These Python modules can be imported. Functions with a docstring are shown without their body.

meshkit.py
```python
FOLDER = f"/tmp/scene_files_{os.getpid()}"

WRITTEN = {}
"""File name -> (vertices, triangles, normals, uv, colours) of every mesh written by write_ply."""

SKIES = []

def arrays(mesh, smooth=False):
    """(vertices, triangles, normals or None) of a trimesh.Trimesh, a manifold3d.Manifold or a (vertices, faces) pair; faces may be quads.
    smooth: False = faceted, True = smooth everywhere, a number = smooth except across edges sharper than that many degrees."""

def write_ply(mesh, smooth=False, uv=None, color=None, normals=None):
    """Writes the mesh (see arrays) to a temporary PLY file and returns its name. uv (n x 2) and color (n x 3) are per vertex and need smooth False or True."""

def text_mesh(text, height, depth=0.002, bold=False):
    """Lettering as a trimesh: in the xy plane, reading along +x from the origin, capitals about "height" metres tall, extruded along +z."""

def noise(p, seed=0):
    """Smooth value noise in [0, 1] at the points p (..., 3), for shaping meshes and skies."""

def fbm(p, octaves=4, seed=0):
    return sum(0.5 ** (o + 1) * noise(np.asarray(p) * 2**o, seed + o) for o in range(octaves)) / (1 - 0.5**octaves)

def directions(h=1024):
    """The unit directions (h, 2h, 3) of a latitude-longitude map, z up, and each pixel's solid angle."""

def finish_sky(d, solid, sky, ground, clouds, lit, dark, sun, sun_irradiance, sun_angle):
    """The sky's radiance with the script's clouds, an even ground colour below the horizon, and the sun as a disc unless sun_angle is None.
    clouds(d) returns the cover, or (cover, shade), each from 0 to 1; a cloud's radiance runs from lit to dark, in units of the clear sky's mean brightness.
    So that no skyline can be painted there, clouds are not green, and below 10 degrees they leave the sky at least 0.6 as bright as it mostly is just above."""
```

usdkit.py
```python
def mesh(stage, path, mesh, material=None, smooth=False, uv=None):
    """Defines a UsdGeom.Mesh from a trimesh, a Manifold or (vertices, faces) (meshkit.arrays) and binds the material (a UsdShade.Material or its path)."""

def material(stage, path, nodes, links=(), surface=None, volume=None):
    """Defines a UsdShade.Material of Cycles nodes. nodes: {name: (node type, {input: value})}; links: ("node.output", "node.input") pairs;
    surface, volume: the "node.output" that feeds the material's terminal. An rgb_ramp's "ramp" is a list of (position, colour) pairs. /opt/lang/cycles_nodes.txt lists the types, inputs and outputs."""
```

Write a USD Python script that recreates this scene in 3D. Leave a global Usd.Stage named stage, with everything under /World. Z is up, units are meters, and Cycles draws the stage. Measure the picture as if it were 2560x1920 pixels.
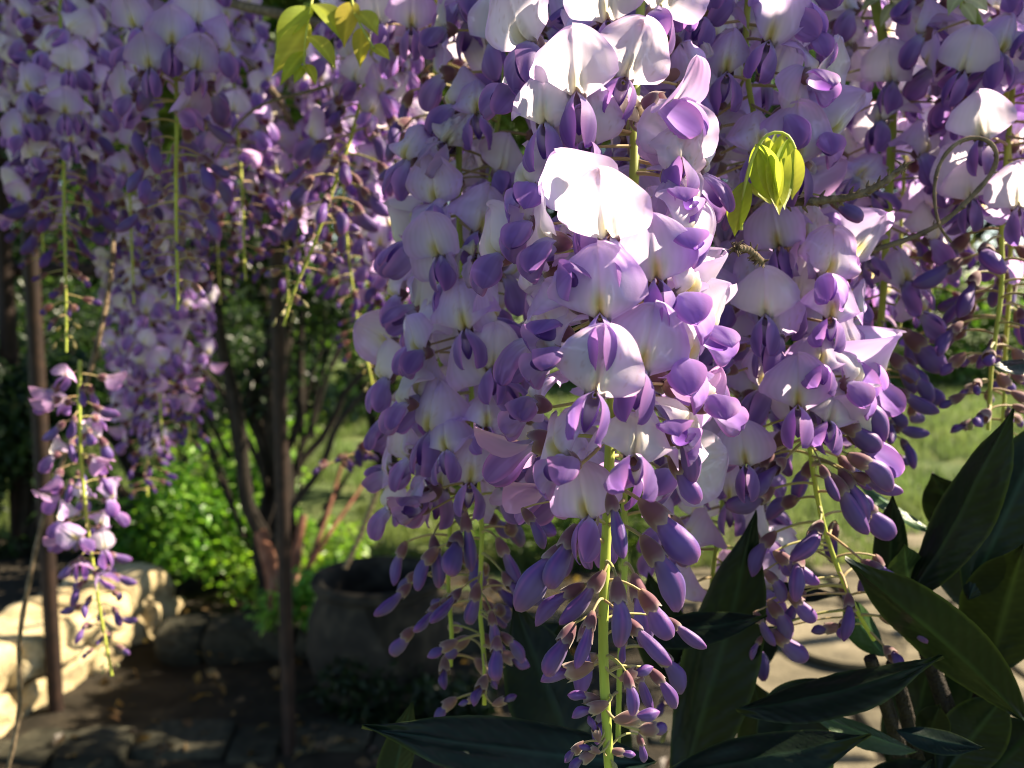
import math, random
import numpy as np
import trimesh
import usdkit, meshkit
from pxr import Usd, UsdGeom, UsdLux, UsdShade, Sdf, Gf, Vt

stage = Usd.Stage.CreateInMemory()
UsdGeom.SetStageUpAxis(stage, 'Z')
UsdGeom.SetStageMetersPerUnit(stage, 1.0)
world = UsdGeom.Xform.Define(stage, '/World')
stage.SetDefaultPrim(world.GetPrim())
UsdGeom.Scope.Define(stage, '/World/Looks')

# ------------------------------------------------------------------ camera, sky, sun, exposure
CAM_H, PITCH, FOCAL, APER = 1.5, math.radians(6.0), 4.15, 4.8
SUN_AZ, SUN_EL = math.radians(72), math.radians(40)
SUN_POWER, SKY_STRENGTH, EXPOSURE = 1.25, 0.052, 2.05
cam = UsdGeom.Camera.Define(stage, '/World/camera')
cam.AddTranslateOp().Set((0, 0, CAM_H))
cam.AddRotateXOp().Set(90 - math.degrees(PITCH))
cam.CreateHorizontalApertureAttr(APER)
cam.CreateVerticalApertureAttr(APER * 0.75)
cam.CreateFocalLengthAttr(FOCAL)
cam.CreateFStopAttr(2.5)
cam.CreateFocusDistanceAttr(0.215)
cam.CreateClippingRangeAttr((0.01, 500.0))
cam.CreateExposureAttr(EXPOSURE)
sun_dir = np.array([math.cos(SUN_EL) * math.sin(SUN_AZ), math.cos(SUN_EL) * math.cos(SUN_AZ), math.sin(SUN_EL)])
sun = UsdLux.DistantLight.Define(stage, '/World/sun')
_x = np.cross([0, 0, 1.0], sun_dir); _x /= np.linalg.norm(_x); _y = np.cross(sun_dir, _x)
sun.AddTransformOp().Set(Gf.Matrix4d(*_x, 0, *_y, 0, *sun_dir, 0, 0, 0, 5, 1))
sun.CreateIntensityAttr(SUN_POWER); sun.CreateAngleAttr(0.5); sun.CreateNormalizeAttr(True)
sun.CreateColorAttr(Gf.Vec3f(1.0, 0.85, 0.64))
sky_mat = usdkit.material(stage, '/World/Looks/sky', {
    's': ('sky_texture', {'sky_type': 'single_scattering', 'sun_disc': False, 'sun_elevation': SUN_EL, 'sun_rotation': SUN_AZ, 'aerosol_density': 0.6, 'ozone_density': 2.0}),
    'b': ('background_shader', {'strength': SKY_STRENGTH})}, [('s.color', 'b.color')], surface='b.background')
sky = UsdLux.DomeLight.Define(stage, '/World/sky')
UsdShade.MaterialBindingAPI.Apply(sky.GetPrim()).Bind(sky_mat)
sky.GetPrim().SetCustomDataByKey('kind', 'structure')

FPX = 2560 * FOCAL / APER
C0 = np.array([0, 0, CAM_H])
RIGHT = np.array([1.0, 0, 0]); FWD = np.array([0, math.cos(PITCH), -math.sin(PITCH)]); UPV = np.array([0, math.sin(PITCH), math.cos(PITCH)])
def P(px, py, d):
    """the point that stands at depth d behind photograph position (px, py)"""
    return C0 + d * (FWD + RIGHT * (px - 1280) / FPX + UPV * (960 - py) / FPX)
def G(px, py, z=0.0):
    """the point of the level z that shows at (px, py)"""
    r = FWD + RIGHT * (px - 1280) / FPX + UPV * (960 - py) / FPX
    return C0 + r * ((z - CAM_H) / r[2])

# ------------------------------------------------------------------ naming helpers
_used = {}
def numbered(parent, name):
    k = (parent, name); n = _used.get(k, 0); _used[k] = n + 1
    return f'{parent}/{name}' + (f'_{n:03d}' if n else '')
def tag(prim, label=None, category=None, group=None, kind=None):
    for k, v in (('label', label), ('category', category), ('group', group), ('kind', kind)):
        if v: prim.SetCustomDataByKey(k, v)
    return prim
def thing(name, label=None, category=None, loc=(0, 0, 0), group=None, kind=None):
    x = UsdGeom.Xform.Define(stage, numbered('/World', name))
    if loc is not None: x.AddTranslateOp().Set(Gf.Vec3d(*map(float, loc)))
    tag(x.GetPrim(), label, category, group, kind)
    return x.GetPrim()
def put(name, mesh, mat, parent=None, loc=None, smooth=True, col=None, **tags):
    """one mesh of the scene; loc = the origin of its parent thing, which its world points are given relative to"""
    path = numbered(str(parent.GetPath()) if parent is not None else '/World', name)
    v, f = mesh
    v = np.asarray(v, float)
    if loc is not None: v = v - np.asarray(loc)
    m = usdkit.mesh(stage, path, (v, f), mat, smooth=smooth)
    if col is not None:
        UsdGeom.PrimvarsAPI(m).CreatePrimvar('pigment', Sdf.ValueTypeNames.Color3fArray, 'vertex').Set(Vt.Vec3fArray.FromNumpy(np.asarray(col, np.float32)))
    m.CreateDoubleSidedAttr(True)
    tag(m.GetPrim(), **tags)
    return m.GetPrim()
def join(parts):
    """(v, f, col) triples as one"""
    vs, fs, cs, n = [], [], [], 0
    for p in parts:
        vs.append(p[0]); fs.append(np.asarray(p[1]) + n); n += len(p[0])
        if len(p) > 2: cs.append(p[2])
    return (np.vstack(vs), np.vstack(fs)) + ((np.vstack(cs),) if cs else ())

# ------------------------------------------------------------------ materials
def leafy(name, trans=0.4, rough=0.5, spec=0.3, sheen=0.0, var=0.25, vscale=45.0, boost=1.25, bump=0.0, bscale=900.0, tint=(1, 1, 1), subsurf=0.0):
    """thin living matter: pigment from the mesh, a little change of tone from place to place, part of the light passing through"""
    nodes = {
        'a': ('attribute', {'attribute': 'pigment'}),
        'g': ('geometry', {}),
        'n': ('noise_texture', {'scale': vscale, 'detail': 2.0}),
        'r': ('map_range', {'from_min': 0.3, 'from_max': 0.7, 'to_min': 1 - var, 'to_max': 1 + var}),
        'n2': ('noise_texture', {'scale': vscale * 0.8, 'detail': 1.0, 'w': 3.0, 'dimensions': '4D'}),
        'r2': ('map_range', {'from_min': 0.3, 'from_max': 0.7, 'to_min': 0.5 - 0.06 * var, 'to_max': 0.5 + 0.06 * var}),
        'h': ('hsv', {'saturation': 1.0}),
        'nf': ('noise_texture', {'scale': bscale, 'detail': 3.0}),
        'bp': ('bump', {'strength': bump, 'distance': 0.0004}),
        'p': ('principled_bsdf', {'roughness': rough, 'specular_ior_level': spec, 'sheen_weight': sheen, 'sheen_roughness': 0.4, 'sheen_tint': (1.0, 0.95, 0.85)}),
        'tc': ('mix_color', {'blend_type': 'multiply', 'fac': 1.0, 'b': tuple(boost * t for t in tint), 'use_clamp': False}),
        't': ('translucent_bsdf', {}),
        'm': ('mix_closure', {'fac': trans})}
    links = [('g.position', 'n.vector'), ('g.position', 'n2.vector'), ('n.fac', 'r.value'), ('n2.fac', 'r2.value'), ('a.color', 'h.color'), ('r.result', 'h.value'), ('r2.result', 'h.hue'),
             ('h.color', 'p.base_color'), ('h.color', 'tc.a'), ('tc.result', 't.color'), ('p.BSDF', 'm.closure1'), ('t.BSDF', 'm.closure2')]
    if bump: links += [('g.position', 'nf.vector'), ('nf.fac', 'bp.height'), ('bp.normal', 'p.normal')]
    return usdkit.material(stage, f'/World/Looks/{name}', nodes, links, surface='m.closure')
def rocky(name, c1, c2, c3, scale=6.0, rough=0.9, bump=0.6, bdist=0.01, spec=0.2, fine=60.0):
    return usdkit.material(stage, f'/World/Looks/{name}', {
        'g': ('geometry', {}),
        'n': ('noise_texture', {'scale': scale, 'detail': 6.0, 'roughness': 0.6}),
        'n2': ('noise_texture', {'scale': fine, 'detail': 5.0, 'roughness': 0.65}),
        'r': ('rgb_ramp', {'ramp': [(0.3, c1), (0.5, c2), (0.7, c3)]}),
        'mx': ('mix_color', {'blend_type': 'overlay', 'fac': 0.6}),
        'b': ('bump', {'strength': bump, 'distance': bdist}),
        'p': ('principled_bsdf', {'roughness': rough, 'specular_ior_level': spec})},
        [('g.position', 'n.vector'), ('g.position', 'n2.vector'), ('n.fac', 'r.fac'), ('r.color', 'mx.a'), ('n2.fac', 'mx.b'), ('mx.result', 'p.base_color'),
         ('n2.fac', 'b.height'), ('b.normal', 'p.normal')], surface='p.BSDF')
M_petal = leafy('petal', trans=0.60, rough=0.55, spec=0.25, sheen=0.1, var=0.16, boost=1.4, bump=0.15, bscale=2500, vscale=40)
M_bud = leafy('bud_skin', trans=0.25, rough=0.5, spec=0.25, sheen=0.14, var=0.22, boost=1.9, bump=0.12, bscale=2500)
M_calyx = leafy('calyx_skin', trans=0.2, rough=0.7, spec=0.2, sheen=0.5, var=0.2, boost=1.3)
M_stem = leafy('green_stem', trans=0.15, rough=0.55, spec=0.3, sheen=0.35, var=0.2, boost=1.4)
M_young = leafy('young_leaf', trans=0.62, rough=0.5, spec=0.3, sheen=0.2, var=0.25, boost=1.25, bump=0.3, bscale=1200)
M_dark = leafy('shrub_leaf', trans=0.03, rough=0.38, spec=0.16, var=0.25, vscale=18, boost=1.8, bump=0.2, bscale=700, tint=(1.1, 1.3, 0.4))
M_foli = leafy('foliage', trans=0.45, rough=0.4, spec=0.4, var=0.35, vscale=2.0, boost=1.6, tint=(1.05, 1.1, 0.5))
M_shade_canopy = leafy('shade_canopy_leaf', trans=0.12, rough=0.5, spec=0.3, var=0.3, vscale=4.0, boost=1.5)
M_grass = leafy('grass_blade', trans=0.35, rough=0.5, spec=0.3, var=0.35, vscale=1.2, boost=1.5)
M_bark = rocky('bark', (0.009, 0.007, 0.005), (0.017, 0.013, 0.009), (0.035, 0.026, 0.018), scale=14, bump=0.9, bdist=0.01, fine=90)
M_litbark = rocky('sunlit_reddish_bark', (0.09, 0.035, 0.02), (0.17, 0.075, 0.045), (0.26, 0.16, 0.10), scale=10, bump=0.8, bdist=0.01, fine=60)  # reddish bark, with the sunlight on the tree foot put into its colour
M_twig = rocky('twig', (0.05, 0.035, 0.022), (0.11, 0.08, 0.05), (0.19, 0.14, 0.09), scale=220, bump=0.7, bdist=0.0006, fine=1800)
M_rust = rocky('rusty_metal', (0.010, 0.006, 0.004), (0.018, 0.010, 0.007), (0.03, 0.016, 0.010), scale=18, rough=0.7, bump=0.3, bdist=0.003)
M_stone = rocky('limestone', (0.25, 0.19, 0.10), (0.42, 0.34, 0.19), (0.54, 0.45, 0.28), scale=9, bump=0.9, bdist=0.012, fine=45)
M_pave = rocky('paving_stone', (0.05, 0.043, 0.028), (0.11, 0.094, 0.06), (0.20, 0.17, 0.115), scale=4, bump=0.6, bdist=0.008, fine=50)
M_darkstone = rocky('shaded_stone', (0.014, 0.014, 0.009), (0.027, 0.026, 0.017), (0.058, 0.053, 0.036), scale=8, bump=0.9, bdist=0.012, fine=45)  # kerb stone with its shade put into the colour
M_soil = rocky('soil', (0.014, 0.012, 0.008), (0.026, 0.021, 0.014), (0.05, 0.04, 0.025), scale=7, bump=1.0, bdist=0.02, fine=70)
M_lawn = rocky('lawn_soil', (0.055, 0.085, 0.028), (0.09, 0.125, 0.038), (0.14, 0.155, 0.055), scale=2.5, bump=1.0, bdist=0.03, fine=60)
M_clay = rocky('old_clay', (0.007, 0.006, 0.004), (0.013, 0.011, 0.008), (0.036, 0.03, 0.02), scale=12, bump=0.5, bdist=0.006)

# ------------------------------------------------------------------ shapes
def grid_faces(nu, nv):
    i, j = np.meshgrid(np.arange(nu - 1), np.arange(nv - 1), indexing='ij')
    a = (i * nv + j).ravel(); b = a + 1; c = a + nv + 1; d = a + nv
    return np.vstack([np.stack([a, b, c], 1), np.stack([a, c, d], 1)])
def tube(pts, radii, sides=8, cap=True):
    p = np.asarray(pts, float); n = len(p)
    r = np.broadcast_to(np.asarray(radii, float), (n,))
    t = np.gradient(p, axis=0); t /= np.linalg.norm(t, axis=1, keepdims=True) + 1e-12
    a = np.cross(t[0], [0.31, 0.87, 0.37]); a /= np.linalg.norm(a)
    rows = []
    ang = np.arange(sides) * 2 * np.pi / sides
    for k in range(n):
        a = a - t[k] * (a @ t[k]); a /= np.linalg.norm(a) + 1e-12
        b = np.cross(t[k], a)
        rows.append(p[k] + r[k] * (np.cos(ang)[:, None] * a + np.sin(ang)[:, None] * b))
    v = np.vstack(rows)
    i, j = np.meshgrid(np.arange(n - 1), np.arange(sides), indexing='ij')
    q0 = (i * sides + j).ravel(); q1 = (i * sides + (j + 1) % sides).ravel()
    f = np.vstack([np.stack([q0, q1, q1 + sides], 1), np.stack([q0, q1 + sides, q0 + sides], 1)])
    if cap:
        v = np.vstack([v, p[0], p[-1]]); m = n * sides
        k = np.arange(sides); k2 = (k + 1) % sides
        f = np.vstack([f, np.stack([np.full(sides, m), k2, k], 1), np.stack([np.full(sides, m + 1), (n - 1) * sides + k, (n - 1) * sides + k2], 1)])
    return v, f
def spline(pts, n=24):
    """smooth curve through the points"""
    p = np.asarray(pts, float)
    if len(p) == 2: return p[0] + (p[1] - p[0]) * np.linspace(0, 1, n)[:, None]
    from scipy.interpolate import CubicSpline
    s = np.r_[0, np.cumsum(np.linalg.norm(np.diff(p, axis=0), axis=1))]
    return CubicSpline(s / s[-1], p, bc_type='natural')(np.linspace(0, 1, n))
def const(v, c):
    return np.tile(np.asarray(c, float), (len(v), 1))
def mixc(a, b, t):
    t = np.clip(np.asarray(t, float), 0, 1)[..., None]
    return np.asarray(a) * (1 - t) + np.asarray(b) * t
def sstep(a, b, x):
    t = np.clip((x - a) / (b - a), 0, 1); return t * t * (3 - 2 * t)

# pigments
LILAC = (0.51, 0.43, 0.67); PINKLILAC = (0.48, 0.31, 0.61); CREAM = (0.66, 0.62, 0.57); BLOTCH = (0.50, 0.44, 0.10)
PURPLE = (0.125, 0.058, 0.25); VIOLET = (0.40, 0.24, 0.54); MAUVE = (0.46, 0.23, 0.46); DEEP = (0.11, 0.045, 0.22)
CALYX = (0.15, 0.06, 0.085); CALYX2 = (0.22, 0.125, 0.115); PED = (0.40, 0.22, 0.15); STEMG = (0.26, 0.33, 0.055); STEMY = (0.42, 0.46, 0.07)  # STEMY puts the sunlit look of bright stems into the pigment

def sheet(nu, nv):
    u = 0.5 - 0.5 * np.cos(np.pi * np.linspace(0, 1, nu)); u = 0.5 * u + 0.5 * np.linspace(0, 1, nu)
    w = np.linspace(-1, 1, nv); v = np.sign(w) * np.abs(w) ** 1.0
    return np.meshgrid(u, v, indexing='ij')

def standard_petal(seed, W=0.020, H=0.0185, th0=15, th1=92, curl=18, kback=45.0, crease=0.0009, cup=0.0, ruffle=0.0009, crumple=0.0, skew=0.0, young=0.0, old=0.0, pale=0.0, spots=0.0, nu=30, nv=45):
    """the banner: a round blade folded up from its claw, creased along the middle, with two low ridges and a yellow eye at the foot"""
    rg = np.random.default_rng(seed)
    u, v = sheet(nu, nv)
    g = np.sin(np.pi * np.clip(u * 0.955 + 0.045, 0, 1) ** 0.86) ** 0.55
    g = g * (0.35 + 0.65 * sstep(0.0, 0.16, u))
    hw = W / 2 * g * (1 + 0.10 * (meshkit.fbm(np.stack([u * 7, np.sign(v) * 3 + 0 * u, np.full_like(u, seed * 2.3)], -1), 3, seed) - 0.5))
    a = v * hw
    Lf = u * H * (1 + 0.05 * (meshkit.noise(np.stack([v * 6, 0 * v, np.full_like(v, seed * 3.1)], -1), seed) - 0.5) * u ** 4) * (1 - 0.09 * np.exp(-(v / 0.22) ** 2) * u ** 5)
    th = np.radians(th0 + (th1 - th0) * sstep(0, 0.38, u) + curl * u ** 2)
    ds = np.diff(Lf[:, nv // 2], prepend=0)
    tm = th[:, nv // 2]
    cx = np.cumsum(np.cos(tm) * ds); cz = np.cumsum(np.sin(tm) * ds)
    extra = Lf - Lf[:, nv // 2][:, None]
    kb = kback * (0.55 + 0.9 * u)
    d = -kb * a ** 2 * (1 + 0.25 * np.sign(a) * skew)
    d += cup * a ** 2
    d -= crease * np.exp(-(a / 0.00075) ** 2) * (0.35 + 0.65 * (1 - u))
    d += 0.0011 * np.exp(-((np.abs(a) - 0.0014) / 0.0009) ** 2) * np.exp(-((u - 0.22) / 0.2) ** 2)
    ph = rg.uniform(0, 6.28, 4)
    d += ruffle * np.abs(v) ** 2.2 * (np.sin(7 * u + ph[0] + 2 * np.sign(v)) + 0.6 * np.sin(13 * u + ph[1] + np.sign(v)))
    d += ruffle * 0.7 * sstep(0.6, 1, u) * np.sin(3.2 * v + ph[2])
    d += 0.00002 * np.sin(v * (22 + 5 * u) + ph[3] * 2) * sstep(0.15, 0.6, u)
    if crumple:
        q = np.stack([u * 3.2, v * 2.0, np.full_like(u, seed * 1.7)], -1)
        d += crumple * (meshkit.fbm(q, 3, seed) - 0.5) * 2 * (0.25 + u)
        a = a * (1 - 0.35 * min(1.0, crumple / 0.003) * meshkit.noise(q * 0.7 + 9, seed))
    nx, nz = np.sin(th), -np.cos(th)
    tx, tz = np.cos(th), np.sin(th)
    X = cx[:, None] + tx * extra + nx * d
    Z = cz[:, None] + tz * extra + nz * d
    Y = a + skew * 0.0012 * u
    ver = np.stack([X, Y, Z], -1).reshape(-1, 3)
    # pigment
    aa = np.abs(v)
    base = mixc(LILAC, PINKLILAC, sstep(0.35, 1.0, np.maximum(aa, u)))
    base = mixc(base, (0.54, 0.48, 0.65), 0.55 * np.exp(-(a / 0.0038) ** 2) * (1 - 0.45 * u))
    veins = (0.5 + 0.5 * np.sin(v * (30 + 8 * u) + 2.0 * np.sin(u * 3 + ph[3]))) ** 2
    base = base * (1 - 0.07 * veins[..., None] * (0.3 + aa[..., None]))
    base = mixc(base, CREAM, 0.75 * np.exp(-(a / 0.0032) ** 2) * np.exp(-((u - 0.3) / 0.28) ** 2))
    base = mixc(base, BLOTCH, 0.95 * np.exp(-(a / 0.00135) ** 2) * (1 - sstep(0.26, 0.5, u)))
    base = mixc(base, (0.40, 0.30, 0.30), 0.25 * np.exp(-(a / 0.0003) ** 2) * u)
    base = mixc(base, MAUVE, young * (0.5 + 0.5 * u))
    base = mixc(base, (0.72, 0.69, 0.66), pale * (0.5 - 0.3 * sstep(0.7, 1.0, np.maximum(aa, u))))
    if spots:
        sp = meshkit.noise(np.stack([u * 21, v * 17, np.full_like(u, seed + 5)], -1), seed + 3)
        base = mixc(base, (0.36, 0.22, 0.20), spots * sstep(0.80, 0.88, sp) * 0.7)
        base = mixc(base, (0.42, 0.30, 0.22), spots * 0.8 * sstep(0.55, 0.75, meshkit.noise(np.stack([u * 5, v * 3, np.full_like(u, seed + 8)], -1), seed)) * sstep(0.86, 0.99, np.maximum(aa, u)))
    if old:
        sp = meshkit.noise(np.stack([u * 16, v * 12, np.full_like(u, seed)], -1), seed)
        base = mixc(base, (0.55, 0.51, 0.45), old * 0.75)
        base = mixc(base, (0.30, 0.20, 0.12), old * sstep(0.78, 0.9, sp) * 0.6)
    return ver, grid_faces(nu, nv), base.reshape(-1, 3)

def wing_petal(seed, side, L=0.0153, W=0.0086, droop0=30, droop1=74, spread=5, bulge=0.0026, splay=28, crumple=0.0, old=0.0, nu=22, nv=15):
    """one of the two side petals: narrow claw, broad round blade hanging down and out beside the keel"""
    rg = np.random.default_rng(seed + 77)
    u, v = sheet(nu, nv)
    g = np.sqrt(np.clip(1 - ((u - 0.60) / 0.40) ** 2, 0, 1)) ** 0.9 * (u > 0.6) + (0.34 + 0.66 * sstep(0.0, 0.62, u)) * (u <= 0.6)
    a = v * W / 2 * g + 0.0006 * np.sin(np.pi * u)
    dr = np.radians(droop0 + (droop1 - droop0) * u ** 0.8)[:, nv // 2]
    ds = np.diff(u[:, 0], prepend=0) * L
    cx = np.cumsum(np.cos(dr) * ds); cz = -np.cumsum(np.sin(dr) * ds)
    q = math.radians(splay)
    o = bulge * np.sin(np.pi * np.clip(u, 0, 1) ** 0.85) * (1 - 0.9 * v ** 2) + 0.0004 * np.sin(8 * u + rg.uniform(0, 6)) * v
    if crumple: o = o + crumple * (meshkit.fbm(np.stack([u * 4, v * 3, np.full_like(u, seed)], -1), 2, seed) - 0.5) * 2
    ins = a * math.cos(q) - o * math.sin(q) * 0.6
    out = 0.0002 + math.tan(math.radians(spread)) * u * L + (W / 2 * g - a) * math.sin(q) * 0.8 + o * math.cos(q)
    X = cx[:, None] + np.sin(dr)[:, None] * ins
    Z = cz[:, None] + np.cos(dr)[:, None] * ins
    Y = side * out
    ver = np.stack([X, Y, Z], -1).reshape(-1, 3)
    c = mixc((0.55, 0.49, 0.66), (0.33, 0.21, 0.51), sstep(0.06, 0.45, u))
    c = mixc(c, (0.165, 0.075, 0.31), sstep(0.36, 0.95, u + 0.12 * np.sin(v * 5)) * 0.85)
    c = mixc(c, (0.50, 0.20, 0.50), 0.6 * sstep(0.5, 1, np.abs(v)) * sstep(0.2, 0.5, u))
    c = c * (1 - 0.10 * (0.5 + 0.5 * np.sin(v * 17 + u * 2))[..., None])
    if old: c = mixc(c, (0.42, 0.36, 0.38), old * 0.7)
    f = grid_faces(nu, nv)
    return ver, (f if side > 0 else f[:, ::-1]), c.reshape(-1, 3)

def keel_petal(L=0.0122, droop0=30, droop1=66, nu=16, nv=11):
    u, v = sheet(nu, nv)
    r = 0.0024 * np.sin(np.pi * np.clip(u * 0.9 + 0.08, 0, 1)) ** 0.6
    ang = v * np.radians(125)
    dr = np.radians(droop0 + (droop1 - droop0) * u)[:, 0]
    ds = np.diff(u[:, 0], prepend=0) * L
    cx = np.cumsum(np.cos(dr) * ds); cz = -np.cumsum(np.sin(dr) * ds)
    a = -np.cos(ang) * r * 1.35; b = np.sin(ang) * r * 0.8
    X = cx[:, None] + np.sin(dr)[:, None] * a; Z = cz[:, None] + np.cos(dr)[:, None] * a
    ver = np.stack([X, b, Z], -1).reshape(-1, 3)
    c = mixc((0.52, 0.42, 0.62), PURPLE, sstep(0.2, 0.8, u)); c = mixc(c, DEEP, sstep(0.75, 1, u))
    return ver, grid_faces(nu, nv), c.reshape(-1, 3)

def calyx_cup(L=0.0048, R=0.0029, seed=0, nu=9, nv=20, tint=0.0):
    u = np.linspace(0, 1, nu)[:, None] * np.ones((1, nv)); ang = np.linspace(0, 2 * np.pi, nv)[None, :] * np.ones((nu, 1))
    teeth = 0.0013 * np.abs(np.sin(2.5 * ang + seed)) ** 1.5
    r = R * (0.30 + 0.70 * np.sin(np.pi / 2 * np.clip(u * 1.25, 0, 1)) ** 0.9) * (1 + 0.04 * u ** 3)
    X = -0.0040 + u * L + teeth * sstep(0.7, 1.0, u)
    ver = np.stack([X, r * 0.82 * np.cos(ang), r * np.sin(ang)], -1).reshape(-1, 3)
    c = mixc(mixc(CALYX, CALYX2, tint + 0.0 * u), (0.40, 0.34, 0.30), sstep(0.8, 1, u) * 0.6)
    c = mixc(c, (0.42, 0.26, 0.17), 0.5 * (1 - sstep(0, 0.3, u)))
    return ver, grid_faces(nu, nv), c.reshape(-1, 3)

def bud_body(seed, L=0.0155, HZ=0.0042, HY=0.0030, bend=0.18, x0=0.0, tone=0.0, blunt=0.5, nu=24, nv=20):
    """a closed bud: the banner still folded round the rest, a keel line along its back"""
    u = np.linspace(0, 1, nu)[:, None] * np.ones((1, nv)); ang = np.linspace(0, 2 * np.pi, nv)[None, :] * np.ones((nu, 1))
    prof = np.sin(np.pi * np.clip(0.12 + 0.88 * u ** 1.55, 0, 1)) ** blunt
    prof = prof * (0.66 + 0.34 * sstep(0.0, 0.7, u)) * (1 + 0.05 * np.sin(5 * u + seed))
    y = prof * HY * np.cos(ang); z = prof * HZ * np.sin(ang)
    ridge = np.exp(-((ang - 1.5 * np.pi) / 0.22) ** 2)
    z = z - ridge * 0.00055 * np.sin(np.pi * u)
    seam = np.exp(-((ang - 0.5 * np.pi) / 0.16) ** 2)
    z = z - seam * 0.0006 * np.sin(np.pi * u)
    X = x0 + u * L
    z = z - bend * L * (u ** 2)
    dn = (meshkit.fbm(np.stack([u * 3.5, 1.6 * np.cos(ang), 1.6 * np.sin(ang) + seed * 5], -1), 3, seed) - 0.5)
    y = y * (1 + 0.28 * dn); z = z * (1 + 0.22 * dn) + 0.0007 * np.sin(3 * u + seed * 2) ; y = y + 0.0006 * np.sin(4 * u + seed) * u
    ver = np.stack([X, y, z], -1).reshape(-1, 3)
    c = mixc((0.30, 0.20, 0.38), PURPLE, sstep(0.0, 0.45, u))
    c = mixc(c, (0.15, 0.12, 0.31), 0.6 * np.exp(-((u - 0.55) / 0.28) ** 2) * np.abs(np.cos(ang)))  # blue sheen on the bud sides, painted into the pigment
    c = mixc(c, (0.32, 0.09, 0.29), 0.65 * ridge * np.ones_like(u)); c = mixc(c, (0.28, 0.09, 0.30), 0.6 * sstep(0.78, 1, u)); c = mixc(c, (0.34, 0.10, 0.30), 0.5 * seam * np.ones_like(u))
    st = 0.5 + 0.5 * np.sin(ang * 9 + 3 * u + seed)
    c = c * (1 - 0.13 * st[..., None])
    c = mixc(c, DEEP, tone)
    return ver, grid_faces(nu, nv), c.reshape(-1, 3)

def rot(parts_v, ax, deg):
    M = trimesh.transformations.rotation_matrix(math.radians(deg), ax)[:3, :3]
    return parts_v @ M.T

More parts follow.
